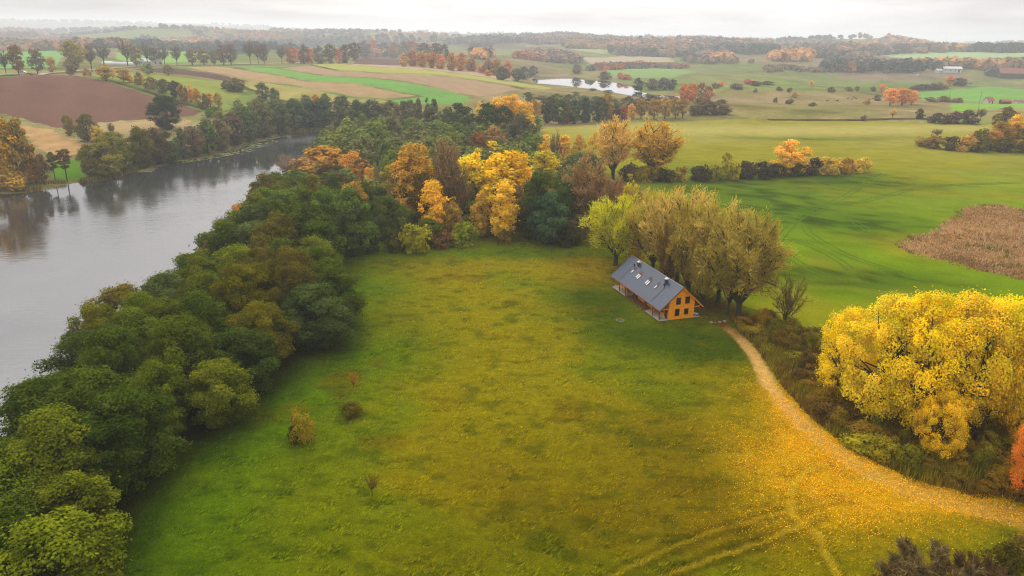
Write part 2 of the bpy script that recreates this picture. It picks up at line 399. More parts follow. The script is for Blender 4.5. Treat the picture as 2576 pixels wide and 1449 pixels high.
fld('harvested_strip', ((702, 172), (779, 164), (849, 178), (969, 185.5), (1119, 192), (1288, 217), (1310, 226), (1229, 242), (1192, 244), (1144, 231), (1019, 205), (914, 194), (814, 190), (760, 181)), (168, 141, 108), 9, .6, (1.2, 7, .05), .08, 'upper tan harvested strip of the striped hillside')
fld('pale_green_strip', ((779, 163), (849, 161), (969, 170), (1144, 184), (1288, 204.5), (1395, 222), (1380, 226), (1288, 216), (1119, 191.5), (969, 185), (849, 177.5)), (168, 168, 84), 9, .6, None, .1, 'pale yellow-green strip along the top of the hillside')
fld('harvested_strip', ((849, 160.5), (930, 163), (1011, 166), (1189, 178), (1288, 200), (1330, 210), (1288, 204), (1144, 183.5), (969, 169.5)), (190, 160, 132), 9, .6, None, .1, 'thin tan strip below the orange wood')
fld('dark_ploughed_strip', ((884, 163), (884, 155), (919, 142), (994, 145), (1012, 152), (1011, 165), (950, 164)), (112, 88, 80), 12, .6, None, .08, 'dark ploughed field framed by the brown wood', M_PLOUGH)
fld('sand_field', ((1452, 146), (1560, 140), (1690, 146), (1700, 155), (1600, 160), (1480, 162)), (176, 160, 130), 16, .8, None, .12, 'pale tan field beyond the little lake')
fld('far_green_field', ((1470, 176), (1560, 171), (1690, 174), (1760, 182), (1700, 196), (1600, 200), (1540, 194)), (132, 160, 92), 14, .7, None, .12, 'green pasture right behind the little lake')
fld('far_green_field', ((1430, 125), (1500, 117), (1590, 117), (1600, 133), (1510, 136)), (150, 166, 105), 20, .9, None, .1, 'pale green field below the hedge on the far ridge')
fld('far_green_field', ((2200, 139), (2300, 131), (2420, 128), (2600, 130), (2700, 140), (2520, 146), (2380, 148), (2280, 148)), (158, 180, 128), 24, 1.0, None, .1, 'pale green hill below the dark far wood')
fld('sown_field', ((2307, 230), (2432, 223), (2576, 225), (2700, 226), (2700, 256), (2576, 256), (2432, 259), (2400, 258), (2312, 254)), (116, 162, 70), 12, .6, None, .14, 'bright green sown field at the far right')
fld('sown_field', ((2382, 261), (2450, 260), (2576, 261), (2700, 262), (2700, 275), (2540, 273), (2457, 277), (2420, 280), (2382, 279)), (128, 172, 56), 10, .6, None, .08, 'vivid green strip in front of the sown field')
fld('dark_ploughed_strip', ((2432, 220.5), (2576, 215), (2700, 214), (2700, 223), (2576, 223.5), (2432, 226)), (124, 96, 78), 12, .7, None, .08, 'brown tilled strip above the sown field', M_PLOUGH)

def strip(name, pts, width, off, col, label=None, m=None, step=None, jit=.0, world=False):
    P = pts if world else gp(*pts)
    Q_ = []
    for a, b in zip(P[:-1], P[1:]):
        n = max(1, int(math.dist(a, b) / (step or max(width * 1.5, 2))))
        Q_ += [(a[0] + (b[0] - a[0]) * k / n, a[1] + (b[1] - a[1]) * k / n) for k in range(n)]
    Q_.append(P[-1]); A = np.array(Q_)
    for _ in range(6): A[1:-1] = (A[:-2] + 2 * A[1:-1] + A[2:]) / 4
    T = np.gradient(A, axis=0); T /= np.linalg.norm(T, axis=1)[:, None] + 1e-9
    nrm = np.stack([-T[:, 1], T[:, 0]], 1); w = width * .5 * (1 + jit * (2 * rng.random(len(A)) - 1))
    V = np.stack([A - nrm * w[:, None], A + nrm * w[:, None]], 1).reshape(-1, 2)
    z = Hh(V[:, 0], V[:, 1]) + off
    k = np.arange(len(A) - 1) * 2
    Fq = np.stack([k, k + 2, k + 3, k + 1], 1)
    fc = flat(col, .2)(V[:, 0], V[:, 1])
    me = np_mesh(name, np.concatenate([V, z[:, None]], 1), Fq, {'col': fc}, [m or M_FIELD], True)
    return tag(link(name, me), label, kind='structure'), A
strip('country_road', ((-60, 196), (60, 189), (110, 186.5), (170, 182.5), (230, 177), (280, 173), (330, 169.5), (372, 167), (440, 165), (500, 163.5), (600, 162.5), (680, 161), (780, 159)), 5, 1.0, (196, 186, 172), 'pale country road under the avenue trees')
for q in (((225, 194), (300, 211), (375, 233), (462, 261), (522, 277)), ((600, 217), (680, 246), (760, 269)), ((779, 163.5), (849, 177.8), (969, 185.3), (1119, 191.8), (1288, 216.6), (1320, 226))):
    strip('field_margin', q, 2.2, .8, (92, 76, 48), 'dark rough margin between two fields', jit=.4)

# ------------------------------------------------------------------ water
def water_mat(ior, wave):
    m = bpy.data.materials.new('water'); m.use_nodes = True; t = m.node_tree; b = t.nodes['Principled BSDF']
    b.inputs['Base Color'].default_value = (.030, .032, .030, 1); b.inputs['Roughness'].default_value = .035; b.inputs['IOR'].default_value = ior
    c = t.nodes.new('ShaderNodeTexCoord'); mpn = t.nodes.new('ShaderNodeMapping'); mpn.inputs['Scale'].default_value = (.35, 1.1, 1); mpn.inputs['Rotation'].default_value = (0, 0, .25)
    t.links.new(c.outputs['Object'], mpn.inputs[0])
    n = t.nodes.new('ShaderNodeTexNoise'); n.inputs['Scale'].default_value = .9; n.inputs['Detail'].default_value = 5; t.links.new(mpn.outputs[0], n.inputs['Vector'])
    u = t.nodes.new('ShaderNodeBump'); u.inputs['Strength'].default_value = wave; ub = u; u.inputs['Distance'].default_value = .25
    t.links.new(n.outputs['Fac'], u.inputs['Height']); t.links.new(u.outputs[0], b.inputs['Normal'])
    # patches where a light wind roughens the surface
    n2 = t.nodes.new('ShaderNodeTexNoise'); n2.inputs['Scale'].default_value = .016; n2.inputs['Detail'].default_value = 3; t.links.new(c.outputs['Object'], n2.inputs['Vector'])
    if wave:
        rb = t.nodes.new('ShaderNodeMapRange'); rb.inputs['From Min'].default_value = .40; rb.inputs['From Max'].default_value = .64; rb.inputs['To Min'].default_value = .03; rb.inputs['To Max'].default_value = .42
        t.links.new(n2.outputs['Fac'], rb.inputs['Value']); t.links.new(rb.outputs[0], ub.inputs['Strength'])
    r = t.nodes.new('ShaderNodeMapRange'); r.inputs['From Min'].default_value = .42; r.inputs['From Max'].default_value = .62; r.inputs['To Min'].default_value = .02; r.inputs['To Max'].default_value = .17 if wave else .05
    t.links.new(n2.outputs['Fac'], r.inputs['Value']); t.links.new(r.outputs[0], b.inputs['Roughness'])
    return m
M_WATER = water_mat(3.4, .10); M_POND = water_mat(3.0, .0)
def water(name, P, z, m, label):
    n = len(P); c = np.mean(np.array(P), 0)
    V = [Vector((a, b)) for a, b in P]
    r = delaunay_2d_cdt(V, [], [list(range(n))], 1, 1e-5)
    T = np.array(r[2]); VV = np.array([(v.x, v.y, z) for v in r[0]])
    a = VV[T][:, :, :2]; cr_ = (a[:, 1, 0] - a[:, 0, 0]) * (a[:, 2, 1] - a[:, 0, 1]) - (a[:, 1, 1] - a[:, 0, 1]) * (a[:, 2, 0] - a[:, 0, 0])
    T[cr_ < 0] = T[cr_ < 0][:, ::-1]
    return tag(link(name, np_mesh(name, VV, T, None, [m])), label, kind='structure')
water('lake_water', LAKE, LAKE_Z + .12, M_WATER, 'long grey lake reflecting the overcast sky')
water('pond_water', POND, POND_Z + .15, M_POND, 'small bright lake in the valley behind the trees')

# ------------------------------------------------------------------ near meadow
PATH = gp((1815, 812), (1840, 832), (1868, 856), (1895, 890), (1912, 925), (1935, 965), (1965, 1010), (2010, 1060), (2060, 1105), (2130, 1155), (2210, 1198), (2300, 1236), (2420, 1270), (2576, 1305), (2760, 1340))
CROP = gp((1600, 655), (1700, 700), (1850, 775), (1930, 802), (2060, 850), (2300, 980), (2600, 1090), (2900, 1130), (3000, 900), (2950, 420), (2900, 305), (2450, 313), (2200, 303), (2000, 302), (1840, 299), (1600, 306), (1352, 320), (1345, 345), (1480, 430), (1590, 470), (1560, 580))
HOUSE0, HOUSE1, HOUSE2 = (np.array(ground_at(a / 1.55280, b / 1.55280)[:2]) for a, b in ((2390, 1119.7), (2573.2, 1255.9), (2737.2, 1239.3)))
SPUR = gp((2075, 1165), (2037, 1177), (2007, 1204), (1989, 1234), (1986, 1267), (1995, 1300), (2022, 1322), (2055, 1342), (2067, 1375), (2085, 1408), (2105, 1450), (2130, 1510))
RUT1 = gp((2060, 1290), (1995, 1333), (1923, 1360), (1803, 1402), (1700, 1440), (1560, 1500)); RUT2 = gp((2120, 1255), (1983, 1285), (1893, 1312), (1803, 1336), (1690, 1378), (1560, 1440), (1440, 1500))
def blob(x, y, px, py, rx, ry):
    c = gp((px, py))[0]; return gauss(x, y, c[0], c[1], rx, ry)
def meadow_masks(x, y):
    dp = line_d(x, y, PATH)
    n = fbm(x / 9, y / 9, 71); n3 = fbm(x / 2.2, y / 2.2, 73)
    pw = 1.3 + 1.0 * sstep(105, 70, y)
    path = sstep(pw + .5, pw - .7, dp + 1.2 * (n3 - .5))
    leaves = np.clip(1.0 * blob(x, y, 2130, 1180, 9, 9) + .75 * blob(x, y, 1995, 1060, 4, 12) + .75 * blob(x, y, 2290, 1255, 12, 4) + .4 * blob(x, y, 1940, 1170, 6, 10) + .25 * blob(x, y, 2040, 1320, 11, 4), 0, 1.1)
    leaves = np.clip(leaves + .8 * sstep(pw + 1.6, 0, dp) * sstep(112, 96, y), 0, 1)
    spur = np.maximum(sstep(.75, .2, line_d(x, y, SPUR)), np.maximum(sstep(.55, .1, line_d(x, y, RUT1)) * .7, sstep(.5, .1, line_d(x, y, RUT2)) * .45))
    rut = np.maximum(sstep(1.6, 1.0, line_d(x, y, RUT1)), np.maximum(sstep(1.5, .9, line_d(x, y, RUT2)), sstep(1.5, 1.0, line_d(x, y, SPUR)) * .6)) * (1 - spur)
    return dict(path=path, leaves=leaves, n=n, n3=n3, dp=dp, spur=spur, rut=rut)
WD = None
def meadow_col(x, y, mk=None, blades_=False):
    mk = mk or meadow_masks(x, y); n, n3 = mk['n'][:, None], mk['n3'][:, None]
    g = lambda *a: blob(x, y, *a)[:, None]
    K = 1.55
    yel = np.array(C(174, 162, 6, K)); grn = np.array(C(112, 146, 5, K)); dk = np.array(C(62, 92, 4, K)); brn = np.array(C(138, 112, 4, K)); gold = np.array(C(176, 140, 6, K))
    c = yel + (grn - yel) * sstep(.45, .62, fbm(x / 26, y / 16, 81)[:, None]) * .55
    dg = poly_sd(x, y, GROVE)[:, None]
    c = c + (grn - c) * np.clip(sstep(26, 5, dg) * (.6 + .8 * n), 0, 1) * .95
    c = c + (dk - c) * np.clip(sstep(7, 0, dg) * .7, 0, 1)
    dh = np.hypot((x - HOUSE1[0] - 1), (y - HOUSE1[1] + 3))[:, None]
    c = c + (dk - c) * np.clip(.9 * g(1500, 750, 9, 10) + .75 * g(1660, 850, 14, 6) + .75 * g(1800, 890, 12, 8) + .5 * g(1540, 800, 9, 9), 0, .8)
    c = c + (grn - c) * np.clip(.9 * g(1400, 640, 24, 5) + .5 * g(1130, 640, 20, 5), 0, .9)
    c = c + (gold - c) * np.clip(.95 * g(1478, 665, 8, 9) + .5 * g(1060, 670, 18, 8) + .4 * g(1000, 800, 8, 12), 0, 1) * .8
    c = c + (brn - c) * np.clip(.8 * g(1700, 1120, 13, 13) + .7 * g(1500, 1330, 12, 9) + .6 * g(1850, 1330, 9, 8) + .5 * g(1250, 1200, 10, 10) + .4 * g(1100, 1420, 9, 5), 0, 1) * .8
    c = c + (brn - c) * sstep(.58, .74, n) * .5
    c = c + (dk - c) * sstep(.56, .74, fbm(x / 3.1, y / 1.9, 84)[:, None]) * .45
    c = c * (.86 + .28 * n3)
    if blades_ is False: c = c * .74                       # thatch and soil between the tufts, darkened to contrast with the blades
    lf = np.array(C(240, 184, 12, K)); soil = np.array(C(240, 190, 104, K)); rus = np.array(C(150, 92, 44, K))
    lv = np.clip(mk['leaves'][:, None] * (.55 + 1.0 * n3), 0, 1)
    c = c + (lf - c) * lv * .92
    so = soil + (rus - soil) * sstep(118, 128, y)[:, None] * sstep(.35, .6, n)
    p = mk['path'][:, None] * (1 - .55 * sstep(106, 88, y)[:, None] * sstep(62, 72, y)[:, None])
    c = c + (so - c) * p
    c = c * (1 - .32 * mk['rut'][:, None])
    c = c + (np.array(C(214, 180, 40, K)) - c) * mk['spur'][:, None] * (.36 + .6 * n3)
    # bare earth under the willows and along the brush on the right of the path
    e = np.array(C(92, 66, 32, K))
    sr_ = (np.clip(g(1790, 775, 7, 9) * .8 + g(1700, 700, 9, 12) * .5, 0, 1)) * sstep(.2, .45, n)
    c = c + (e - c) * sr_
    c = c + (np.array(C(88, 70, 16, K)) - c) * BRUSH(x, y)[:, None] * .8
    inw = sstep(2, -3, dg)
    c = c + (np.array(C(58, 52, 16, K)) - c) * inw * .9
    return c
GROVE = gp((-250, 1560), (-60, 1320), (60, 1185), (200, 1005), (300, 898), (400, 826), (520, 698), (600, 604), (650, 552), (705, 498), (850, 590), (868, 655), (850, 700), (860, 755), (872, 840), (866, 884), (760, 905), (700, 975), (590, 1066), (505, 1120), (398, 1218), (338, 1330), (308, 1430), (215, 1640), (-250, 2050))
BR = gp((1835, 800), (1870, 835), (1912, 880), (1945, 930), (1985, 985), (2040, 1045), (2100, 1095), (2180, 1150), (2300, 1205), (2450, 1245), (2620, 1270), (2800, 1290), (2900, 1160), (2600, 1085), (2300, 975), (2060, 850), (1930, 802))
def BRUSH(x, y): return sstep(.6, -1.2, poly_sd(x, y, BR))
x0, x1, y0, y1 = MEADOW_BOX; st = .5
mx_, my_ = np.arange(x0, x1 + .01, st), np.arange(y0, y1 + .01, st)
gx, gy = np.meshgrid(mx_, my_); gx, gy = gx.ravel(), gy.ravel()
mk = meadow_masks(gx, gy)
edge = sstep(0, 6, np.minimum(np.minimum(gx - x0, x1 - gx), np.minimum(gy - y0, y1 - gy)))
flatten = sstep(4, 9, np.abs(poly_sd(gx, gy, [tuple(HOUSE0), tuple(HOUSE1), tuple(HOUSE2), tuple(HOUSE0 + HOUSE2 - HOUSE1)])) + 0)
rel = (.85 * (fbm(gx / 1.9 + gy / 6, gy / .95 - gx / 8, 91) - .5) + .22 * (fbm(gx / 5, gy / 4, 92) - .5)) * edge * flatten * (1 - .8 * mk['path'])
sdc = poly_sd(gx, gy, CROP)
rel = rel * sstep(-1, 3, sdc)
sdl = poly_sd(gx, gy, LAKE); 
gz = Hh(gx, gy) + .05 + rel - .12 * mk['path']
nx, ny = len(mx_), len(my_); I = np.arange(nx * ny).reshape(ny, nx)
Q = np.stack([I[:-1, :-1], I[:-1, 1:], I[1:, 1:], I[1:, :-1]], -1).reshape(-1, 4)
keep = ~((sdc[Q].max(1) < -2.5) | (sdl[Q].max(1) < -6)); Q = Q[keep]
M_MEADOW = ground_mat('meadow_turf', 1.1, .26, 5.0, .4, (3.6, 1.0, .45))
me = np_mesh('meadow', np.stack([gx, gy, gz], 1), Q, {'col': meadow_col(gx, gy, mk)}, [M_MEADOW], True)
tag(link('meadow', me), 'uneven olive green meadow with a leaf-strewn path', kind='structure')

# ------------------------------------------------------------------ right-hand crop field, the brown fallow patch and wheel tracks
def crop_col(x, y):
    g = lambda *a: blob(x, y, *a)[:, None]; K = 1.5
    n = fbm(x / 40, y / 28, 33)[:, None]; n2 = fbm(x / 7, y / 6, 34)[:, None]
    a = np.array(C(118, 144, 4, K)); b = np.array(C(152, 146, 52, K)); dk = np.array(C(70, 102, 10, K)); lt = np.array(C(178, 168, 88, K))
    f = sstep(200, 420, y)[:, None]
    c = a * (1 - f) + b * f
    c = c + (np.array(C(148, 142, 22, K)) - c) * sstep(.45, .62, n) * .75
    n5 = fbm(x / 16 - y / 40, y / 11, 39)[:, None]; c = c * (.86 + .28 * n5)
    D = np.clip(.95 * g(2130, 560, 28, 20) + .8 * g(1960, 500, 24, 26) + .9 * g(2080, 690, 26, 9) + .9 * g(1990, 440, 40, 20) + .7 * g(2200, 465, 30, 16) + .7 * g(1800, 470, 16, 40) + .6 * g(2250, 720, 22, 8) + .8 * g(1980, 322 + 28, 60, 9), 0, 1)
    c = c + (dk - c) * np.clip(D * (.35 + 1.0 * n2), 0, 1) * .9
    n4 = fbm(x / 5.0 + y / 9, y / 2.6, 37)[:, None]; c = c * (1 - (.12 + .42 * D) * sstep(.48, .68, n4))
    c = c + (lt - c) * np.clip(.8 * g(2050, 328, 90, 20) + .7 * g(1600, 330, 60, 40) + .7 * g(2350, 325, 80, 14), 0, .85)
    return c * (.9 + .2 * n2)
M_CROP = ground_mat('crop_turf', .16, .10, 1.6, .2, (1.5, .7, .4))
sheet('crop_field', CROP, 3.0, .14, crop_col, M_CROP, 0, 'wide green winter crop field beyond the house')
FALLOW = gp((2253, 619), (2300, 600), (2334, 588), (2380, 562), (2412, 539), (2452, 520), (2505, 517), (2576, 531), (2700, 560), (2700, 735), (2576, 706), (2443, 678), (2353, 653), (2272, 631))
sheet('fallow_field', FALLOW, 2.5, .3, flat((160, 124, 76), .8), M_PLOUGH, 3.5, 'brown fallow patch of dry weeds in the crop field')
tracks = (((1955, 612), (1975, 585), (2008, 550), (2085, 516), (2130, 493), (2163, 472), (2225, 438)), ((2085, 516), (2150, 512), (2194, 503), (2250, 488), (2303, 475), (2396, 466), (2576, 460)),
          ((2023, 569), (2035, 590), (2060, 606), (2132, 646), (2210, 672), (2300, 700)), ((1975, 600), (2020, 612), (2054, 625), (2116, 659), (2163, 699)), ((1965, 630), (2010, 665), (2060, 690), (2130, 712), (2240, 730)),
          ((2000, 480), (2060, 500), (2085, 516)), ((2100, 536), (2150, 560), (2200, 590)), ((1950, 470), (2030, 464), (2120, 458), (2225, 438)))
for q in tracks:
    P = np.array(gp(*q)); T = np.gradient(P, axis=0); T /= np.linalg.norm(T, axis=1)[:, None]; nn = np.stack([-T[:, 1], T[:, 0]], 1)
    for s in (-1, 1):
        strip('wheel_track', [tuple(p) for p in P + nn * s * 1.0], .5, .20, (84, 116, 24), 'dark tractor rut through the crop field', M_CROP, 2.0, .35, True)
strip('field_margin', ((1932, 302), (2050, 303), (2170, 303), (2244, 299), (2350, 300)), 4, .5, (96, 72, 40), 'dark rough margin across the crest of the crop field', jit=.4)
# ------------------------------------------------------------------ trees: shared shapes
def unit(v): return v / (np.linalg.norm(v, axis=-1, keepdims=True) + 1e-9)
def leaf_quads(P, Nn, size, asp=1.6, along=None):
    """one small folded diamond per leaf spray"""
    n = len(P)
    if along is None: along = rng.normal(size=(n, 3))
    T = unit(along - (along * Nn).sum(1, keepdims=True) * Nn); B = np.cross(Nn, T)
    s = (size * (.6 + .8 * rng.random(n)))[:, None]
    l = s * asp * .5; w = s * .5
    droop = -Nn * s * .18
    V = np.stack([P - T * l, P + B * w + droop, P + T * l, P - B * w + droop], 1)
    return V.reshape(-1, 3), np.arange(4 * n).reshape(n, 4)
def tube(path, radii, sides=5):
    path = np.asarray(path, float); n = len(path)
    T = unit(np.gradient(path, axis=0)); ref = np.where(np.abs(T[:, 2:3]) > .9, np.array([[1., 0, 0]]), np.array([[0, 0, 1.]]))
    A = unit(np.cross(T, ref)); B = np.cross(T, A)
    a = np.arange(sides) * 2 * math.pi / sides
    ring = path[:, None] + np.asarray(radii)[:, None, None] * (np.cos(a)[None, :, None] * A[:, None] + np.sin(a)[None, :, None] * B[:, None])
    V = ring.reshape(-1, 3); Fq = []
    for i in range(n - 1):
        for k in range(sides):
            k2 = (k + 1) % sides; Fq.append((i * sides + k, i * sides + k2, (i + 1) * sides + k2, (i + 1) * sides + k))
    return V, np.array(Fq)
def join(parts):
    V, Fq, o = [], [], 0
    for v, f in parts: V.append(v); Fq.append(f + o); o += len(v)
    return np.concatenate(V), np.concatenate(Fq)
def limb(p0, p1, r0, r1, bend=.12, sides=5, n=4):
    p0, p1 = np.asarray(p0, float), np.asarray(p1, float); t = np.linspace(0, 1, n + 1)[:, None]
    Ln = np.linalg.norm(p1 - p0); off = rng.normal(size=3) * bend * Ln; off[2] = abs(off[2]) * -.4
    P = p0 + (p1 - p0) * t + off * (t * (1 - t)) * 2
    return tube(P, r0 + (r1 - r0) * t[:, 0], sides)

KINDS = {}
def make_crown(name, H, Rr, z0, belly, ncl, nleaf, ls, flat_=.62, up=.5, lobes=0, gap=0., asp=1.6, rc=.27, trunk_to=.8, nl=8, pow_=.5, tr=.022, tv=.42, fly=.06):
    """crown built of many small leaf clumps filling an uneven envelope, plus its trunk and limbs; real size H x 2*Rr"""
    lob = [(rng.random() * 6.28, .55 + .35 * rng.random(), .75 + .25 * rng.random()) for _ in range(lobes)]
    C_ = []
    ph = rng.random(6) * 6.28
    while len(C_) < ncl:
        t = rng.random(); a = rng.random() * 6.28
        e = (t - belly) / (belly if t < belly else 1 - belly)
        r = max(0., 1 - abs(e) ** 2.2) ** pow_
        r *= 1 + .10 * math.sin(2 * a + ph[0] + 2 * t) + .10 * math.sin(3 * a + ph[1] - 4 * t) + .09 * math.sin(5 * a + ph[2] + 9 * t)
        u = rng.random() ** .38
        p = np.array([math.cos(a) * r * u * Rr * .86, math.sin(a) * r * u * Rr * .86, H * (z0 + (1 - z0) * t * .95)])
        if lob:
            q = lob[len(C_) % lobes]; p[:2] = p[:2] * .66 + np.array([math.cos(q[0]), math.sin(q[0])]) * Rr * .40 * q[1] * (0.5 + .5 * r); p[2] = H * z0 + (p[2] - H * z0) * q[2]
        if gap and rng.random() < gap and t < .7 and u < .8: continue
        C_.append(p)
    C_ = np.array(C_)
    rcs = Rr * rc * (.6 + .8 * rng.random(ncl)); k = np.maximum(3, (nleaf * rcs ** 1.6 / (rcs ** 1.6).sum()).astype(int))
    idx = np.repeat(np.arange(ncl), k); n = len(idx)
    d = unit(rng.normal(size=(n, 3)) + np.array([0, 0, .35]))
    c = C_[idx]
    rcs = rcs.copy(); fl = np.where(rng.random(n) < fly, 1.0 + .8 * rng.random(n), 1.0)[:, None]
    P = c + d * fl * (rcs[idx] * (.55 + .55 * rng.random(n)))[:, None] * np.array([1.12, 1.12, flat_])
    ctr = np.array([0, 0, H * (z0 + (1 - z0) * belly)])
    out_ = unit((P - ctr) * np.array([1 / Rr, 1 / Rr, 1.6 / H]))
    Nn = unit(d * .55 + out_ * .45 + np.array([0, 0, up]) + rng.normal(size=(n, 3)) * .42)
    V, Q_ = leaf_quads(P, Nn, ls, asp)
    V[:, 2] = np.maximum(V[:, 2], .1)
    ct = rng.random(ncl)
    tint = np.clip(.5 + tv * (ct[idx] - .5) + .5 * (rng.random(n) - .5) , 0, 1)
    # trunk and limbs
    parts = [tube([(0, 0, -.6), (0, 0, .25), (.02 * Rr, .03 * Rr, H * .25), (-.03 * Rr, .02 * Rr, H * .5), (.02 * Rr, 0, H * trunk_to)], [H * tr * 1.7, H * tr * 1.1, H * tr * .9, H * tr * .6, H * tr * .15], 7)]
    for j in range(nl):
        p = C_[rng.integers(ncl)]; h0 = min(H * (z0 * .8 + .1 + .35 * rng.random()), p[2] * .85)
        parts.append(limb((0, 0, h0), p, H * tr * .4, H * tr * .08))
    TV, TQ = join(parts)
    cm = np_mesh(name + '_crown', V, Q_, {'tint': np.repeat(tint, 4)}, [M_LEAF]); tm = np_mesh(name + '_trunk', TV, TQ, None, [M_BARK], True)
    return (cm, tm, H, 2 * Rr)
def make_brush(name, H, Rr, nl, nsub, ntw, nspray, ls, fork=.22, spread=1.0, asp=7., wide=1.0, tr=.03, twig=.010, upb=.55, droop=0., cover=.35):
    """broom-like crown: a forked trunk, limbs sweeping up and out, thin sprays strung along the twigs"""
    parts = [tube([(0, 0, -.6), (0, 0, .3), (0, 0, H * fork)], [H * tr * 1.5, H * tr, H * tr * .9], 7)]
    SP, SD = [], []
    a0 = rng.random() * 6.28
    for i in range(nl):
        a = a0 + i * 2.399 + rng.normal() * .25; el = math.asin(min(.98, .10 + .88 * ((i + .5) / nl))); inc = math.cos(el) * spread
        rr = .80 + .16 * rng.random()
        top = np.array([math.cos(a) * Rr * inc * rr, math.sin(a) * Rr * inc * rr, H * (.46 + .50 * math.sin(el) * rr)])
        base = np.array([0, 0, H * fork * (.75 + .3 * rng.random())])
        n = 6; t = np.linspace(0, 1, n + 1)[:, None]
        mid = np.array([top[0] * .55, top[1] * .55, base[2] + (top[2] - base[2]) * .5])
        path = (1 - t) ** 2 * base + 2 * t * (1 - t) * mid + t ** 2 * top
        path[1:-1] += rng.normal(size=(n - 1, 3)) * .012 * H
        parts.append(tube(path, H * tr * (.55 - .5 * t[:, 0]), 5))
        for j in range(nsub):
            s = .22 + .78 * (j + rng.random()) / nsub; k = min(int(s * n), n - 1); p = path[k] + (path[k + 1] - path[k]) * (s * n - k)
            dirv = unit(unit(path[k + 1] - path[k]) * .55 + np.array([math.cos(a), math.sin(a), 0]) * .25 * inc + rng.normal(size=3) * .5 + np.array([0, 0, upb]))
            ln = H * (.10 + .16 * rng.random()) * (1.15 - .5 * s)
            q = p + dirv * ln
            parts.append(limb(p, q, H * twig, H * twig * .25, .1, 3, 3))
            for m in range(ntw):
                u = .15 + .85 * rng.random(); b = p + (q - p) * u
                tw = unit(dirv * .7 + rng.normal(size=3) * .55 + np.array([0, 0, .25 - droop]))
                tl = H * (.035 + .05 * rng.random())
                ns = nspray
                w = rng.random(ns)[:, None]
                SP.append(b + tw * tl * w + rng.normal(size=(ns, 3)) * H * .016 * wide); SD.append(unit(tw + rng.normal(size=(ns, 3)) * cover))
    P = np.concatenate(SP); D = np.concatenate(SD); n = len(P)
    Nn = unit(rng.normal(size=(n, 3)) * .7 + unit(P - np.array([0, 0, H * .45])) * .6 + np.array([0, 0, .35]))
    Nn = unit(Nn - (Nn * D).sum(1, keepdims=True) * D)
    V, Q_ = leaf_quads(P, Nn, ls, asp, D)
    tint = np.clip(.5 + .9 * (fbm(P[:, 0] / (H * .07), P[:, 2] / (H * .07) + P[:, 1], 3) - .5) + .45 * (rng.random(n) - .5), 0, 1)
    s = np.percentile(np.hypot(V[:, 0], V[:, 1]), 98.5); zt = np.percentile(V[:, 2], 99.7)
    TV, TQ = join(parts)
    return (np_mesh(name + '_crown', V, Q_, {'tint': np.repeat(tint, 4)}, [M_LEAF]), np_mesh(name + '_trunk', TV, TQ, None, [M_BARK], True), zt, 2 * s)

KINDS['dense3'] = [make_crown('dense', 13, 4.6, .05, .45, 120, 28000, .165, 1.0, .3, 0, .22, rc=.175, tv=.75, pow_=.62, fly=.10) for _ in range(6)]
KINDS['dense2'] = [make_crown('dense', 14, 4.6, .05, .45, 84, 9000, .29, 1.0, .25, rc=.20, tv=.65, pow_=.6, fly=.10) for _ in range(7)]
KINDS['dense1'] = [make_crown('dense', 14, 4.6, .04, .45, 60, 2800, .54, 1.1, .2, rc=.23, tv=.5, pow_=.58, fly=.08) for _ in range(6)]
KINDS['tall2'] = [make_crown('tall', 20, 4.6, .10, .42, 110, 8000, .36, 1.15, .25, 5, .1, rc=.2, tv=.55, fly=.12) for _ in range(5)]
KINDS['tall1'] = [make_crown('tall', 18, 4.4, .10, .45, 46, 2000, .66, 1.1, .2, 3) for _ in range(4)]
KINDS['maple3'] = [make_crown('maple', 17, 7.5, .10, .46, 180, 25000, .20, .9, .45, 0, .44, 1.4, .13, .66, 46, tv=.65, fly=.14, pow_=.45, tr=.026) for _ in range(4)]
KINDS['lone1'] = [make_crown('lone', 17, 5.2, .16, .5, 54, 2400, .58, .95, .25, 0, .12, 1.5, .24, .8, 12) for _ in range(5)]
KINDS['pine2'] = [make_crown('pine', 18, 3.0, .38, .5, 36, 1700, .5, .45, .5, 0, .3, 2.0, .30, .97, 8, .6, .014) for _ in range(2)]
KINDS['willow3'] = [make_brush('willow', 19, 8, 19, 14, 11, 8, .15, .15, 1.0, 6., 1.4) for _ in range(4)]
KINDS['broom2'] = [make_brush('broom', 20, 6, 15, 12, 8, 6, .24, .16, .95, 4., 1.4) for _ in range(4)]
KINDS['bare2'] = [make_brush('bare', 12, 4.5, 12, 11, 7, 5, .05, .20, 1.0, 12., 1.1, .018, .006) for _ in range(3)]
KINDS['bare1'] = [make_brush('bare', 19, 6, 13, 9, 5, 4, .22, .30, .95, 4., 1.2, .020, .008) for _ in range(4)]
KINDS['thicket3'] = [make_brush('thicket', 3.2, 3.4, 22, 13, 9, 7, .055, .04, 1.0, 7., 2.2, .012, .006) for _ in range(3)]
KINDS['shrub3'] = [make_crown('shrub', 3.2, 2.2, 0, .4, 34, 2600, .17, .8, .45, 0, 0, 2.0, .30, .7, 7) for _ in range(4)]
KINDS['shrub2'] = [make_crown('shrub', 4.5, 3.2, 0, .42, 30, 1100, .42, .75, .45, 0, 0, 1.7, .30, .7, 5) for _ in range(4)]
KINDS['shrub1'] = [make_crown('shrub', 5, 3.6, 0, .42, 18, 420, .80, .75, .45, 0, 0, 1.6, .32, .7, 3) for _ in range(3)]

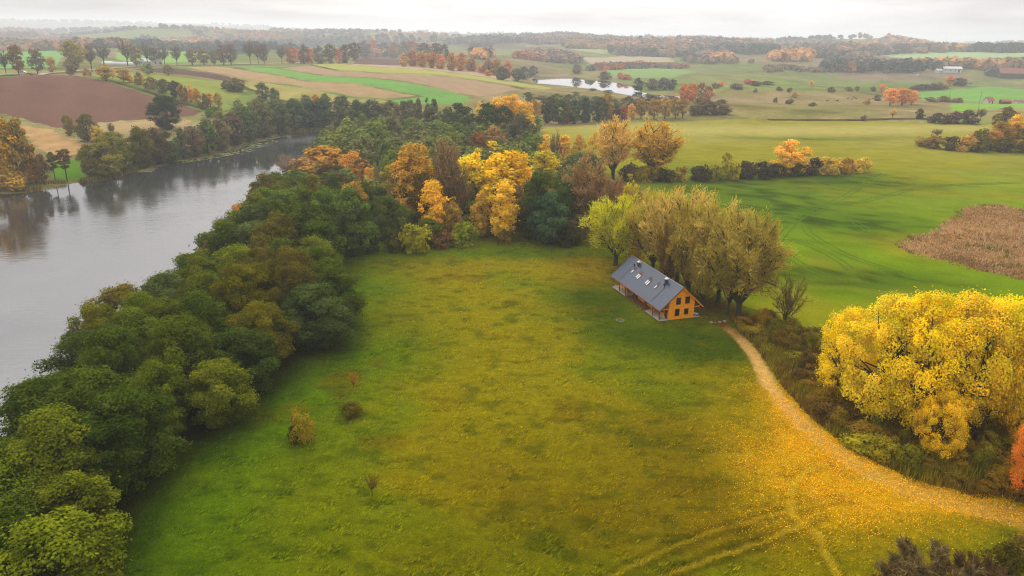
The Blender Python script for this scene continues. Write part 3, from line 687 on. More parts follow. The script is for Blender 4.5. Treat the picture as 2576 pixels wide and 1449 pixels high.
ORD = 'first second third fourth fifth sixth seventh eighth ninth tenth eleventh twelfth thirteenth fourteenth fifteenth sixteenth seventeenth eighteenth nineteenth twentieth'.split()
def ordw(i):
    if i < 20: return ORD[i]
    tens = {2: 'twenty', 3: 'thirty', 4: 'forty'}[(i + 1) // 10]
    return ('twentieth', 'thirtieth', 'fortieth')[(i + 1) // 10 - 2] if (i + 1) % 10 == 0 else tens + '-' + ORD[(i + 1) % 10 - 1]
PLACED = []
CLEAR = []
cnt = {}
def tree_at(kind, x, y, h, w, color, label, name='broadleaf_tree', cat='tree', group=None, sink=.0, lean=0.0, bark=None, jit=.10):
    vs = KINDS[kind]; k = cnt.get(kind, 0); cnt[kind] = k + 1
    cm, tm, H0, W0 = vs[k % len(vs)]
    z = float(Hh(np.array([x]), np.array([y]))[0]) - sink
    o = empty(name, (x, y, z), rng.random() * 6.28, label, cat, group)
    o.scale = (w / W0, w / W0 * (.9 + .2 * rng.random()), h / H0)
    if lean: o.rotation_euler.x = lean
    t = link('trunk', tm, o); c = link('crown', cm, o)
    if bark:
        t.material_slots[0].link = 'OBJECT'; t.material_slots[0].material = bark
    color = np.array(color, float)
    if color[0] > 2.0 * color[1]: color[1] *= 1.38; color[2] = max(color[2], .10 * color[1])
    elif color[0] > 1.75 * color[1]: color[1] *= 1.08
    j = 1 + .35 * jit * rng.normal(size=3); b = 1 + jit * rng.normal()
    c.color = tuple(float(v) for v in np.clip(np.array(color) * j * b, .004, .9)) + (1,)
    PLACED.append((x, y, w))
    return o
def px_tree(kind, xD, yb, yt, wD, color, label, **k):
    x, y, z = ground_at(xD, yb)
    lo, hi = .3, 60.
    for _ in range(40):
        m = (lo + hi) / 2
        if proj((x, y, z + m))[1] > yt: lo = m
        else: hi = m
    dep = proj((x, y, z + lo * .5))[2]
    CLEAR.append((xD - wD * .42, xD + wD * .42, yt, yt + (yb - yt) * .5, y))
    return tree_at(kind, x, y, lo, wD * dep / F, color, label, **k)

# foliage colours
KF = 1.05
G1 = C(90, 101, 14, KF); G2 = C(76, 90, 17, KF); G3 = C(104, 111, 18, KF); G4 = C(106, 101, 14, KF); G5 = C(68, 84, 24, KF); G6 = C(104, 94, 26, KF); G7 = C(98, 86, 42, KF); G8 = C(82, 96, 42, KF)
YEL = C(255, 194, 20, .88); YEL2 = C(246, 184, 44, 1.0); ORG = C(226, 150, 48, 1.0); ORG2 = C(212, 136, 60, 1.05); RUST = C(180, 118, 66, 1.05); BRN = C(134, 102, 66, 1.05); PURP = C(166, 136, 92, 1.05); LIME = C(210, 204, 36, .97)
OLV = C(190, 168, 60, .97); TANW = C(206, 178, 84, .97); GOLD = C(196, 146, 10, 1.0); DKB = C(86, 66, 48, 1.05); BLUEG = C(76, 98, 58, 1.05); REDO = C(238, 124, 48, 1.0); GREYG = C(98, 98, 62, 1.05)
# ------------------------------------------------------------------ single trees the photograph lets one pick out
T = px_tree
MASS = []
# --- centre wood, front and colours
T('tall2', 1190, 545, 372, 112, YEL, 'broad yellow tree at the left of the tallest yellow clump in the centre wood')
T('tall2', 1244, 550, 347, 146, YEL, 'tallest bright yellow tree in the middle of the centre wood')
T('tall2', 1300, 548, 366, 104, YEL, 'yellow tree at the right of the tallest yellow clump, beside dark green trees')
T('tall2', 1258, 606, 440, 100, YEL2, 'orange-yellow tree at the meadow edge below the tallest yellow clump')
T('tall2', 1212, 600, 470, 62, C(205, 140, 30), 'thin amber tree between the two bright yellow edge trees')
T('tall2', 1090, 596, 436, 96, YEL2, 'lone bright yellow tree in front of the dark brown wood')
T('tall2', 1140, 600, 490, 60, C(190, 130, 40), 'amber-brown thin tree just right of the lone yellow tree')
T('tall2', 1045, 560, 343, 128, ORG, 'large round orange topped tree standing left of the yellow clump')
T('tall2', 985, 520, 402, 62, C(196, 140, 46), 'dull amber tree left of the large orange topped tree')
T('dense2', 1012, 560, 420, 74, BRN, 'rusty brown tree under the large orange topped tree', bark=None)
T('dense2', 1065, 575, 430, 70, C(120, 96, 30), 'brown-green tree right below the large orange topped tree')
T('broom2', 1126, 560, 352, 72, PURP, 'leafless purple-brown tree between the orange and the yellow trees')
T('broom2', 1160, 570, 430, 60, C(140, 112, 66), 'dark leafless brown tree behind the lone yellow tree')
T('tall2', 1345, 604, 418, 92, G5, 'tall dark green tree right of the yellow clump')
T('dense2', 1378, 618, 482, 104, BLUEG, 'dense blue-green tree at the meadow edge right of the yellow trees')
T('dense2', 1325, 600, 520, 60, C(88, 84, 22), 'small olive tree between yellow trees and dark green tree')
T('tall2', 1420, 600, 436, 66, G8, 'slim grey-green tree beside the brown forked tree')
T('broom2', 1472, 592, 396, 122, C(156, 124, 74), 'half bare brown tree with a dark forked trunk in the centre wood', bark=M_BARK)
T('dense2', 1452, 612, 540, 70, C(104, 92, 48), 'low olive-brown bushy tree at the meadow corner')
T('broom2', 1532, 610, 446, 74, C(160, 118, 76), 'pinkish tan willow left of the lime topped tree', name='willow_tree', jit=.045)
T('tall2', 1576, 600, 432, 62, C(196, 180, 30), 'slim tree with a lime yellow top above the willows')
T('willow3', 1548, 668, 490, 165, LIME, 'bright lime yellow willow behind the far end of the house', name='willow_tree', jit=.045)
T('broom2', 1602, 640, 474, 80, C(172, 138, 72), 'tan willow between the lime willow and the long willow row', name='willow_tree', jit=.045)
for a in ((1640, 690, 482, 170, OLV, 'dense olive tan willow behind the far chimney, leftmost of the long willow row'), (1702, 716, 478, 186, TANW, 'tan willow behind the middle of the house roof'),
          (1756, 744, 505, 186, OLV, 'olive willow behind the near chimney'), (1806, 760, 520, 180, TANW, 'tan willow second from the right in the willow row'),
          (1856, 797, 540, 240, C(178, 156, 62), 'widest willow with a dark forked trunk beside the path start')):
    T('willow3', *a[:5], a[5], name='willow_tree', jit=.045, group='willows behind the house')
T('willow3', 1730, 752, 552, 120, C(178, 152, 60), 'olive-brown willow filling the gap behind the near chimney', name='willow_tree', jit=.045)
T('willow3', 1830, 792, 590, 100, C(184, 160, 66), 'low olive willow under the widest willow', name='willow_tree', jit=.045)
T('willow3', 1680, 735, 560, 76, C(150, 118, 40), 'small brownish willow close behind the roof', name='willow_tree', jit=.045)
T('willow3', 1766, 775, 640, 60, OLV, 'short young willow by the near gable back corner', name='willow_tree', jit=.045)
T('bare2', 1972, 832, 690, 96, C(128, 104, 58, 1.1), 'small leafless tree between the willow and the yellow maples', bark=M_BARK)
# --- behind the centre wood
T('broom2', 1541, 452, 296, 112, C(216, 156, 84), 'tall orange-brown feathery tree on the hedge line', bark=M_BARK)
T('broom2', 1640, 450, 306, 140, C(216, 176, 50), 'wide yellow-olive tree with dark forks on the hedge line', bark=M_BARK)
T('tall1', 1372, 418, 336, 46, YEL2, 'small round yellow tree, leftmost in the row before the pale field')
T('tall1', 1416, 420, 334, 54, YEL2, 'small round yellow tree, second in the row before the pale field')
T('lone1', 1454, 422, 340, 38, C(210, 160, 60), 'faded yellow tree, third in the row before the pale field')
T('lone1', 1490, 424, 334, 44, C(224, 160, 60), 'pale orange tree right before the tall orange-brown one')
T('bare1', 1397, 425, 330, 34, BRN, 'thin leafless tree between the two small round yellow trees')
T('tall2', 1368, 480, 372, 100, C(214, 186, 8), 'lime-yellow tree top just right of the tallest yellow clump')
T('tall2', 1284, 350, 229, 86, YEL2, 'tall yellow poplar at the back of the wood, its right side bright to the ground', name='poplar_tree')
T('tall2', 1320, 354, 246, 62, YEL2, 'yellow poplar leaning right at the back of the wood', name='poplar_tree')
T('tall2', 1252, 340, 232, 60, C(232, 170, 20), 'yellow poplar at the left of the back poplar group', name='poplar_tree')
T('tall1', 1210, 330, 252, 26, C(240, 170, 20), 'thin yellow tree among dark green trees left of the back poplars')
T('dense1', 1268, 352, 268, 74, G8, 'round dark green tree in front of the back poplars')
T('dense1', 1305, 372, 286, 60, GREYG, 'grey-green tree at the foot of the back poplars')
T('dense1', 1225, 352, 262, 80, G5, 'dark green tree left of the back poplars')
T('dense1', 1150, 350, 262, 84, G8, 'broad grey-green tree beyond the orange topped tree')
T('dense1', 1240, 385, 318, 66, RUST, 'rusty tree above the tallest yellow clump')
T('dense1', 1205, 400, 332, 50, C(150, 84, 40), 'small red-brown tree left above the tallest yellow clump')
T('dense1', 816, 432, 369, 108, C(200, 128, 16), 'wide amber tree near the lake end of the centre wood')
T('dense1', 762, 458, 398, 88, RUST, 'rusty orange tree close to the lake edge')
T('dense1', 892, 452, 382, 62, C(205, 128, 50), 'soft orange tree right of the wide amber tree')
T('bare1', 722, 460, 388, 50, C(150, 110, 80), 'pale leafless birch at the lake edge of the wood', bark=M_BARKP)
T('tall2', 930, 470, 410, 34, C(222, 150, 10), 'thin yellow tree between soft orange and brown trees')
T('tall2', 605, 612, 504, 42, C(206, 132, 18), 'slim orange birch standing alone on the near lake shore', name='birch_tree', bark=M_BARKP)
T('bare2', 555, 600, 545, 30, C(128, 92, 50), 'small leafless tree left of the slim orange birch')
T('bare2', 570, 596, 540, 30, C(128, 92, 50), 'small leafless tree touching the slim orange birch')
T('pine2', 622, 618, 516, 26, G5, 'slender dark tree right of the slim orange birch')
# --- front greens of the centre wood
T('dense2', 892, 642, 470, 122, C(92, 116, 42), 'big dark green tree at the left end of the centre wood edge')
T('dense2', 824, 630, 480, 110, C(106, 126, 38), 'green tree behind the big dark green one, towards the lake')
T('dense2', 985, 628, 494, 88, C(96, 106, 38), 'dark olive tree with a conical top at the meadow edge')
T('dense2', 748, 590, 470, 108, C(90, 112, 44), 'dark green tree leaning over the lake side of the wood')
T('dense2', 680, 590, 472, 100, C(98, 118, 36), 'green tree at the lake corner of the centre wood')
T('dense2', 745, 530, 440, 90, G8, 'grey-green tree behind the lake corner trees')
T('shrub2', 1050, 634, 566, 84, C(150, 146, 20), 'yellow-green bushy shrub at the meadow edge of the centre wood', name='shrub', cat='shrub')
T('shrub2', 1172, 618, 560, 70, C(132, 132, 20), 'lime tinted shrub under the bright yellow edge tree', name='shrub', cat='shrub')
T('shrub2', 1110, 624, 580, 56, C(112, 84, 36), 'brown shrub below the lone yellow tree', name='shrub', cat='shrub')
T('shrub2', 935, 636, 586, 60, G5, 'dark green shrub beside the conical olive tree', name='shrub', cat='shrub')
T('shrub2', 1000, 632, 588, 54, G4, 'olive shrub under the conical olive tree', name='shrub', cat='shrub')
T('shrub2', 1268, 612, 572, 50, C(120, 84, 20), 'amber-brown shrub under the orange-yellow edge tree', name='shrub', cat='shrub')
T('shrub2', 1425, 620, 570, 60, C(66, 66, 30), 'dark shrub at the foot of the blue-green tree', name='shrub', cat='shrub')
T('shrub2', 1600, 668, 610, 52, C(208, 160, 10), 'small golden shrub peeping over the far roof corner', name='shrub', cat='shrub')
# --- hedge in the crop field
hedge = [(1585, 456, 415, 60, DKB, 'dark brown hedge shrub under the wide yellow-olive tree'), (1628, 458, 418, 62, C(150, 120, 20), 'golden olive hedge shrub beneath the wide tree'), (1672, 458, 420, 56, C(96, 84, 30), 'dark olive hedge shrub right of the wide tree trunk'),
         (1712, 456, 422, 46, C(176, 148, 30), 'small yellowish hedge shrub right of the wide tree'), (1758, 456, 418, 56, C(84, 70, 40), 'brown hedge shrub before the lime shrub'), (1800, 454, 416, 54, C(150, 140, 22), 'olive-lime hedge shrub left of the pointed one'),
         (1834, 452, 388, 56, C(170, 154, 20), 'pointed yellow-lime shrub taller than the hedge around it'), (1872, 450, 408, 58, DKB, 'dark hedge shrub just right of the pointed lime one'), (1912, 449, 406, 54, C(76, 60, 48), 'dark bare hedge shrub left below the orange tree'),
         (1952, 446, 412, 50, C(70, 60, 36), 'dark hedge shrub under the left half of the orange tree'), (1998, 443, 410, 50, C(84, 76, 36), 'dark green-brown hedge shrub under the right half of the orange tree'), (2040, 441, 400, 48, C(80, 62, 52), 'purplish dark hedge shrub right of the orange tree'),
         (2086, 439, 397, 62, C(206, 142, 30), 'round orange-gold hedge shrub, first right of the dark gap'), (2128, 436, 398, 50, C(176, 120, 24), 'bronze hedge shrub between the two gold ones'), (2158, 434, 396, 54, C(206, 146, 20), 'golden shrub at the right tip of the hedge')]
for a in hedge: T('shrub2', *a[:5], a[5], name='shrub', cat='shrub', group='shrubs of the crop field hedge')
T('dense2', 1984, 440, 354, 100, ORG, 'round orange tree rising from the middle of the hedge')
# --- top right clump and lone bushes
clump = [(2318, 368, 346, 46, C(176, 128, 50), 'low amber shrub at the left tip of the right clump'), (2352, 374, 342, 54, C(150, 112, 46), 'brownish amber shrub, second from the left tip of the right clump'), (2396, 378, 344, 54, C(96, 84, 36), 'dark green-brown shrub in the middle of the right clump'), (2424, 380, 336, 56, C(214, 140, 40), 'orange shrub in the middle of the right clump'), (2464, 382, 330, 64, C(112, 104, 30), 'olive shrub left of the gold trees'), (2516, 382, 344, 60, C(96, 84, 30), 'dark shrub at the foot of the gold trees')]
for a in clump: T('shrub2', *a[:5], a[5], name='shrub', cat='shrub', group='shrubs of the right-hand clump')
T('tall2', 2505, 374, 300, 66, C(206, 152, 14), 'yellow-olive tree left in the gold group at the right edge')
T('tall2', 2545, 372, 280, 66, YEL2, 'brightest gold tree at the right edge of the photo')
T('tall2', 2490, 378, 322, 50, C(214, 128, 30), 'low orange tree in front of the gold group')
T('dense1', 2575, 384, 320, 70, C(120, 90, 24), 'brown-olive tree cut by the right edge')
T('dense1', 2525, 330, 270, 70, C(120, 104, 40), 'dull olive tree behind the gold group')
T('bare1', 2356, 345, 324, 34, BRN, 'small bare bush on the pale field behind the right clump', name='shrub', cat='shrub')
T('bare1', 2244, 299, 273, 22, C(214, 160, 60), 'tiny yellow tree on the field crest')
T('shrub1', 2171, 304, 289, 16, BRN, 'tiny brown bush on the field crest, left of the tiny yellow tree', name='shrub', cat='shrub')
T('shrub1', 2313, 299, 276, 24, C(76, 74, 40), 'dark round bush on the field crest', name='shrub', cat='shrub')
for i, (x, w) in enumerate(((2362, 50), (2396, 56), (2432, 56))): T('shrub1', x, 310, 281 + (i == 0) * 5, w, C(88, 68, 54), ('left', 'middle', 'right')[i] + ' part of the dark bramble mound on the field crest', name='shrub', cat='shrub', group='dark bramble mound')
T('bare1', 2466, 303, 272, 26, C(96, 88, 50), 'thin dark tree at the right of the bramble mound')
for a in ((2238, 266, 222, 40, C(228, 128, 60), 'pink-orange tree, left of the pair below the sown field'), (2268, 266, 221, 44, C(222, 124, 56), 'pink-orange forked tree, middle of the group below the sown field'), (2292, 264, 228, 32, C(220, 124, 60), 'small pink-orange tree right of the forked one')):
    T('lone1', *a[:5], a[5], group='orange trees below the sown field')
T('lone1', 2217, 234, 212, 20, C(214, 118, 52), 'small orange tree above the pink-orange group')
T('lone1', 2388, 214, 191, 26, C(220, 112, 40), 'orange-red tree in front of the barn wood')
for a in ((2310, 226, 212, 40, DKB), (2345, 224, 210, 46, DKB), (2415, 216, 198, 44, C(90, 74, 60)), (2368, 222, 208, 36, BRN)): T('shrub1', *a[:5], 'dark brown shrub in the scrub row beside the sown field', name='shrub', cat='shrub', group='scrub row beside the sown field')
for a in ((2344, 256, 244, 34, BRN), (2375, 256, 243, 38, C(120, 92, 52)), (2406, 257, 246, 34, BRN)): T('shrub1', *a[:5], 'brown shrub in the low thicket inside the sown field', name='shrub', cat='shrub', group='low thicket inside the sown field')
T('lone1', 2040, 220, 203, 14, C(236, 160, 50), 'tiny round yellow tree alone on the far pasture')
for x, y in ((1800, 222), (1730, 262), (1815, 262), (1855, 225), (1900, 232), (1960, 228), (1985, 232), (2000, 245), (2090, 232), (2135, 229), (2155, 228), (2180, 262), (2196, 230), (2205, 253), (1950, 258), (1985, 262), (2045, 268)):
    T('shrub1', x, y, y - 8 - 6 * rng.random(), 10 + 16 * rng.random(), C(104, 88, 56) if rng.random() < .7 else C(190, 120, 60), 'small brown bush dotted on the far right pasture', name='shrub', cat='shrub', group='bushes dotted on the far pasture')
for x, y, t_, w, c in ((1720, 252, 212, 34, C(214, 120, 50)), (1738, 254, 210, 36, C(220, 128, 44)), (1762, 250, 208, 30, BRN), (1782, 254, 216, 30, C(176, 108, 60)), (1812, 218, 206, 22, C(230, 130, 70)), (1880, 212, 198, 26, C(200, 110, 60)), (1890, 214, 200, 16, C(220, 118, 60)), (1900, 216, 204, 40, DKB), (1850, 222, 210, 40, DKB), (1930, 214, 204, 40, DKB)):
    MASS.append((x, y, t_, w, c))

# --- back strip of wood in front of the little lake
bs = [(1345, 312, 250, 34, C(176, 110, 44), 'bronze column-shaped tree right of the back poplars'), (1378, 310, 246, 46, C(84, 84, 54)), (1412, 312, 250, 46, G8), (1392, 296, 240, 44, G8), (1442, 310, 252, 44, BLUEG), (1470, 308, 246, 46, C(66, 82, 60)), (1505, 306, 244, 48, C(92, 92, 56)), (1525, 302, 236, 44, C(160, 108, 50), 'orange-brown tree inside the dark green back strip'),
      (1426, 310, 262, 22, C(176, 76, 40), 'narrow red tree in the dark green back strip'), (1566, 300, 269, 30, C(176, 74, 40), 'bright red bushy tree at the right part of the back strip'), (1588, 298, 262, 26, C(226, 166, 60), 'small yellow tree beside the red bushy one'), (1545, 302, 262, 34, C(76, 66, 56)), (1612, 298, 248, 34, C(160, 120, 50), 'bronze round tree in the back strip'),
      (1645, 299, 249, 36, C(176, 134, 52)), (1672, 299, 246, 36, C(180, 138, 56)), (1698, 298, 244, 34, C(170, 126, 66)), (1716, 297, 248, 30, C(160, 124, 46)), (1748, 290, 262, 40, C(120, 100, 66)), (1775, 289, 250, 40, C(120, 98, 76)), (1800, 289, 256, 40, C(112, 90, 72)), (1824, 288, 264, 34, C(120, 92, 72)), (1760, 285, 242, 40, C(128, 110, 70))]
for a in bs:
    T('dense1' if a[0] < 1600 or a[0] > 1730 else 'lone1', *a[:5], a[5] if len(a) > 5 else ('grey-brown leafless thicket tree at the right end of the back strip' if a[0] > 1730 else 'golden-brown tree of the sparse group in the back strip' if a[0] > 1600 else 'dark green tree of the back strip beyond the pale field'), group='back strip of trees')
for i, (x, y, t_, w, c) in enumerate(((1430, 262, 222, 46, G8), (1465, 264, 224, 44, C(92, 98, 64)), (1500, 262, 226, 46, G8), (1540, 268, 232, 44, C(88, 92, 60)), (1580, 272, 238, 44, C(92, 86, 60)), (1400, 256, 220, 40, G8), (1360, 250, 224, 40, C(98, 90, 56)), (1330, 258, 216, 36, G8), (1610, 276, 240, 40, C(100, 90, 66)), (1640, 268, 236, 40, C(92, 84, 66)), (1486, 276, 246, 50, BLUEG), (1545, 284, 252, 50, G8), (1448, 240, 214, 26, C(112, 112, 60)), (1412, 214, 202, 22, G8), (1490, 228, 206, 24, G8), (1530, 236, 210, 28, G8), (1650, 258, 226, 36, G5), (1690, 262, 238, 30, GREYG))):
    MASS.append((x, y, t_ + (16 if t_ < 236 else 4), w, c))
for x, y, t_, w, c in ((1605, 229, 196, 34, C(72, 84, 66)), (1640, 226, 198, 40, C(96, 84, 76)), (1668, 226, 196, 40, C(88, 84, 72)), (1690, 226, 200, 30, C(66, 78, 62)), (1575, 200, 186, 30, C(200, 116, 70)), (1560, 198, 182, 18, C(200, 110, 70)), (1450, 184, 162, 30, C(120, 100, 84)), (1340, 190, 165, 30, C(100, 88, 78)), (1318, 200, 168, 38, C(92, 96, 70)), (1300, 204, 172, 34, C(84, 92, 64)), (1520, 186, 168, 14, C(220, 118, 64)), (1520, 200, 180, 40, C(110, 100, 80))):
    MASS.append((x, y, t_, w, c))

# --- far lake bank
lb = [('lone1', 8, 470, 290, 96, GOLD, 'large gold tree cut by the left edge above the lake'), ('lone1', 52, 462, 296, 78, C(150, 120, 24), 'olive-gold tree with a dark leaning trunk at the left lake bank'), ('tall1', 24, 470, 360, 60, C(206, 150, 10), 'bright yellow tree low at the left lake bank'), ('shrub2', 30, 474, 430, 84, C(190, 128, 20), 'low amber bush by the water at the left edge'), ('tall1', 92, 462, 376, 56, C(206, 128, 20), 'orange tree right of the leaning trunk'), ('lone1', 112, 464, 388, 34, C(120, 92, 46), 'brown slender tree right of the orange bank tree'),
      ('pine2', 140, 458, 382, 26, C(92, 88, 40), 'slim bare-stemmed tree, left of the pair on the bright grass'), ('pine2', 170, 458, 368, 36, C(110, 92, 50), 'slim bare-stemmed tree, right of the pair on the bright grass'),
      ('dense2', 232, 446, 362, 62, C(116, 108, 34), 'olive tree left in the lakeside willow clump'), ('dense2', 272, 446, 344, 92, C(128, 124, 34), 'widest olive-yellow tree of the lakeside willow clump'), ('dense2', 318, 436, 352, 50, C(112, 108, 36), 'narrow olive tree right in the lakeside willow clump'), ('dense2', 362, 424, 318, 74, G4, 'olive-green tree over the reed bed'), ('dense2', 402, 412, 322, 76, C(104, 86, 52), 'brown-grey tree right of the reed bed'), ('dense2', 430, 408, 356, 60, G8, 'small dark green tree at the bank right of the reed bed'), ('dense2', 338, 420, 366, 44, G2, 'green tree behind the reed bed gap'),
      ('dense3', 423, 325, 238, 90, C(66, 84, 34), 'big round dark green tree alone against the ploughed hill'),
      ('dense2', 176, 341, 288, 34, C(128, 112, 30), 'small olive-yellow tree at the ploughed field corner'), ('dense2', 222, 354, 288, 62, C(120, 108, 44), 'round olive tree at the ploughed field corner'), ('dense2', 246, 358, 318, 38, C(206, 146, 14), 'small golden tree in front of the round olive tree'), ('bare1', 283, 345, 308, 20, C(112, 90, 56), 'thin leafless tree on the dry grass'), ('dense2', 285, 372, 330, 60, C(146, 136, 40), 'yellow-olive tree above the lakeside willow clump')]
for a in lb: T(*a[:6], a[6], name='shrub' if a[0].startswith('shrub') else 'broadleaf_tree', cat='shrub' if a[0].startswith('shrub') else 'tree', group='trees on the far lake bank')
row = [(462, 398, 324, 50), (492, 394, 316, 56), (524, 386, 306, 58), (556, 378, 298, 60), (590, 366, 286, 64), (626, 356, 272, 66), (664, 346, 262, 66), (702, 336, 256, 64), (742, 330, 250, 62), (782, 326, 252, 60), (820, 324, 246, 60), (860, 322, 250, 58), (900, 322, 252, 56), (940, 322, 250, 60), (985, 322, 254, 56), (1030, 326, 252, 56)]
cs = [GREYG, C(104, 86, 58), G8, C(112, 104, 56), C(96, 80, 60), G8, C(104, 96, 56), C(86, 92, 52), BLUEG, C(60, 76, 56), C(78, 90, 54), C(88, 92, 54), BLUEG, C(90, 90, 54), C(104, 96, 60), C(96, 92, 58)]
for i, (a, c) in enumerate(zip(row, cs)): T('dense1', *a, tuple(1.3 * v for v in c), ordw(i) + ' tree from the reed bed along the water in the far bank row', group='front row on the far lake bank')
row2 = [(520, 352, 300, 46, GREYG), (560, 338, 280, 50, C(112, 112, 52)), (606, 322, 252, 54, C(112, 118, 58)), (650, 312, 246, 56, C(110, 112, 56)), (698, 302, 250, 56, C(98, 100, 56)), (746, 296, 248, 54, C(104, 108, 56)), (770, 282, 240, 44, C(100, 104, 56)), (796, 276, 238, 26, C(196, 120, 40)), (820, 282, 236, 38, C(96, 104, 56)), (860, 286, 240, 44, C(66, 84, 56)), (905, 300, 262, 48, GREYG), (955, 304, 266, 46, G8), (1085, 320, 268, 56, C(98, 96, 58)), (1120, 326, 276, 56, G8), (1165, 330, 270, 60, C(92, 98, 52))]
for i, a in enumerate(row2): T('dense1', *a[:4], tuple(1.3 * v for v in a[4]), ordw(i) + ' tree from the left in the second row above the far bank', group='second row on the far lake bank')
for i, (x, t_, w, c) in enumerate(((1012, 250, 24, G8), (1032, 248, 24, C(98, 92, 64)), (1054, 246, 26, C(104, 96, 66)), (1074, 243, 22, G8), (1092, 244, 24, C(88, 96, 60)))): T('tall1', x, 312, t_, w, c, ordw(i) + ' slim upright tree from the left in front of the green strip tip', group='slim trees below the sown strip')
# hedgerow at the top of the ploughed hill
hr = [('tall1', 178, 190, 154, 30, C(112, 100, 56), 'dull green tree at the left start of the hill hedgerow'), ('shrub1', 219, 192, 173, 20, C(170, 128, 60), 'small orange-green bush at the start of the hill hedgerow'), ('lone1', 266, 203, 164, 42, C(206, 140, 40), 'orange tree on the ploughed hill crest'), ('lone1', 284, 198, 172, 20, C(206, 140, 50), 'small orange tree touching the crest orange tree'), ('lone1', 312, 207, 172, 32, C(176, 132, 44), 'amber-olive tree next along the hill crest'), ('shrub1', 328, 208, 188, 20, C(206, 132, 50), 'low orange bush behind the amber-olive crest tree'),
      ('lone1', 372, 190, 158, 34, C(140, 140, 60), 'pale green tree above the hedgerow by the dark strip'), ('lone1', 424, 190, 162, 28, C(140, 124, 60), 'tan-green small tree right of the pale green one'),
      ('shrub1', 352, 214, 184, 26, C(128, 116, 50), 'olive shrub in the upper part of the hill hedgerow'), ('tall1', 361, 216, 188, 9, C(230, 150, 40), 'thin yellow sapling in the hill hedgerow'), ('shrub1', 382, 224, 194, 34, C(128, 108, 50), 'brownish shrub in the middle of the hill hedgerow'), ('dense1', 410, 234, 198, 34, C(112, 108, 50), 'olive tree in the middle of the hill hedgerow'), ('dense1', 440, 246, 204, 34, C(80, 80, 48), 'dark tree in the hill hedgerow'), ('shrub1', 462, 254, 212, 30, C(140, 112, 48), 'bronze shrub in the hill hedgerow'), ('tall1', 480, 256, 211, 20, C(226, 132, 40), 'bright orange slim tree in the hill hedgerow'), ('lone1', 497, 262, 222, 28, C(222, 136, 40), 'orange round tree next to the bright slim one'), ('shrub1', 516, 274, 240, 28, C(120, 100, 44), 'dark gold shrub under the orange round tree'), ('lone1', 530, 268, 235, 24, C(224, 124, 44), 'pinkish orange tree near the lower end of the hill hedgerow'), ('tall1', 552, 284, 231, 28, C(176, 156, 60), 'yellow-green tree at the lower end of the hill hedgerow'), ('shrub1', 538, 294, 268, 34, C(98, 110, 40), 'green bush closing the hill hedgerow'),
      ('shrub1', 592, 232, 196, 54, C(112, 104, 60), 'round olive clump alone on the pasture'), ('shrub1', 570, 226, 204, 30, C(104, 96, 52), 'small olive clump left of the round one'), ('dense1', 662, 252, 207, 36, C(104, 112, 60), 'single green tree at the stubble field edge, left of two'), ('dense1', 692, 262, 222, 28, C(100, 112, 60), 'single green tree at the stubble field edge, right of two')]
for a in hr: T(*a[:6], a[6], name='shrub' if a[0].startswith('shrub') else 'broadleaf_tree', cat='shrub' if a[0].startswith('shrub') else 'tree', group='hill hedgerow')
# avenue along the country road
av = [('bare1', 16, 188, 126, 28, C(104, 92, 70), 'leafless grey tree, first of the road avenue at the left edge'), ('lone1', 48, 188, 111, 42, C(128, 96, 62), 'brown leaved tree, second of the road avenue'), ('lone1', 95, 186, 122, 40, C(120, 110, 60), 'dull green tree, third of the road avenue'), ('tall1', 132, 184, 139, 24, C(204, 158, 50), 'small yellow tree under the road avenue'), ('lone1', 190, 182, 104, 62, C(160, 146, 56), 'yellow-green tall tree, largest of the road avenue'),
      ('bare1', 232, 180, 110, 36, C(112, 96, 76)), ('bare1', 262, 164, 110, 46, C(110, 94, 76)), ('bare1', 322, 167, 98, 46, C(120, 100, 76)), ('lone1', 344, 168, 115, 36, C(134, 120, 66), 'green-brown round tree in the middle of the avenue'), ('bare1', 372, 165, 105, 34, C(112, 96, 78)), ('lone1', 390, 164, 120, 36, C(112, 98, 78)), ('bare1', 415, 165, 114, 30, C(112, 98, 76)), ('bare1', 446, 165, 113, 36, C(108, 94, 76)),
      ('lone1', 484, 164, 120, 30, C(130, 106, 74)), ('lone1', 514, 164, 122, 34, C(136, 110, 70)), ('lone1', 540, 164, 124, 26, C(136, 106, 72)), ('lone1', 563, 164, 114, 34, C(124, 98, 76)), ('lone1', 582, 164, 111, 34, C(116, 94, 76)), ('bare1', 630, 161, 101, 30, C(112, 92, 78)), ('bare1', 650, 161, 104, 30, C(112, 92, 78)), ('lone1', 665, 161, 108, 26, C(112, 96, 76)), ('bare1', 710, 162, 112, 26, C(108, 96, 80))]
k = 0
for a in av:
    k += 1
    T(*a[:6], a[6] if len(a) > 6 else 'grey-brown avenue tree standing along the country road, ' + ordw(k - 1) + ' from the left', group='avenue along the country road')
bw = [(728, 160, 118, 28, C(160, 112, 70)), (742, 160, 120, 30, C(206, 128, 56)), (766, 160, 113, 32, C(120, 90, 74)), (782, 160, 120, 24, C(206, 126, 60)), (804, 160, 114, 36, C(98, 92, 68)), (832, 160, 110, 38, C(116, 106, 72)), (851, 160, 122, 22, C(206, 116, 60)), (868, 158, 112, 38, C(104, 86, 78)), (893, 152, 108, 40, C(104, 86, 78)), (918, 147, 104, 40, C(110, 90, 76)), (940, 144, 100, 40, C(180, 108, 66)), (968, 144, 106, 40, C(104, 88, 76)), (992, 146, 106, 38, C(150, 100, 66)), (1015, 146, 104, 36, C(108, 88, 74)), (1040, 146, 103, 42, C(150, 96, 68)), (1068, 146, 108, 40, C(112, 94, 74)), (1096, 148, 108, 40, C(104, 86, 74)), (1118, 150, 112, 34, C(108, 90, 76))]
MASS += bw
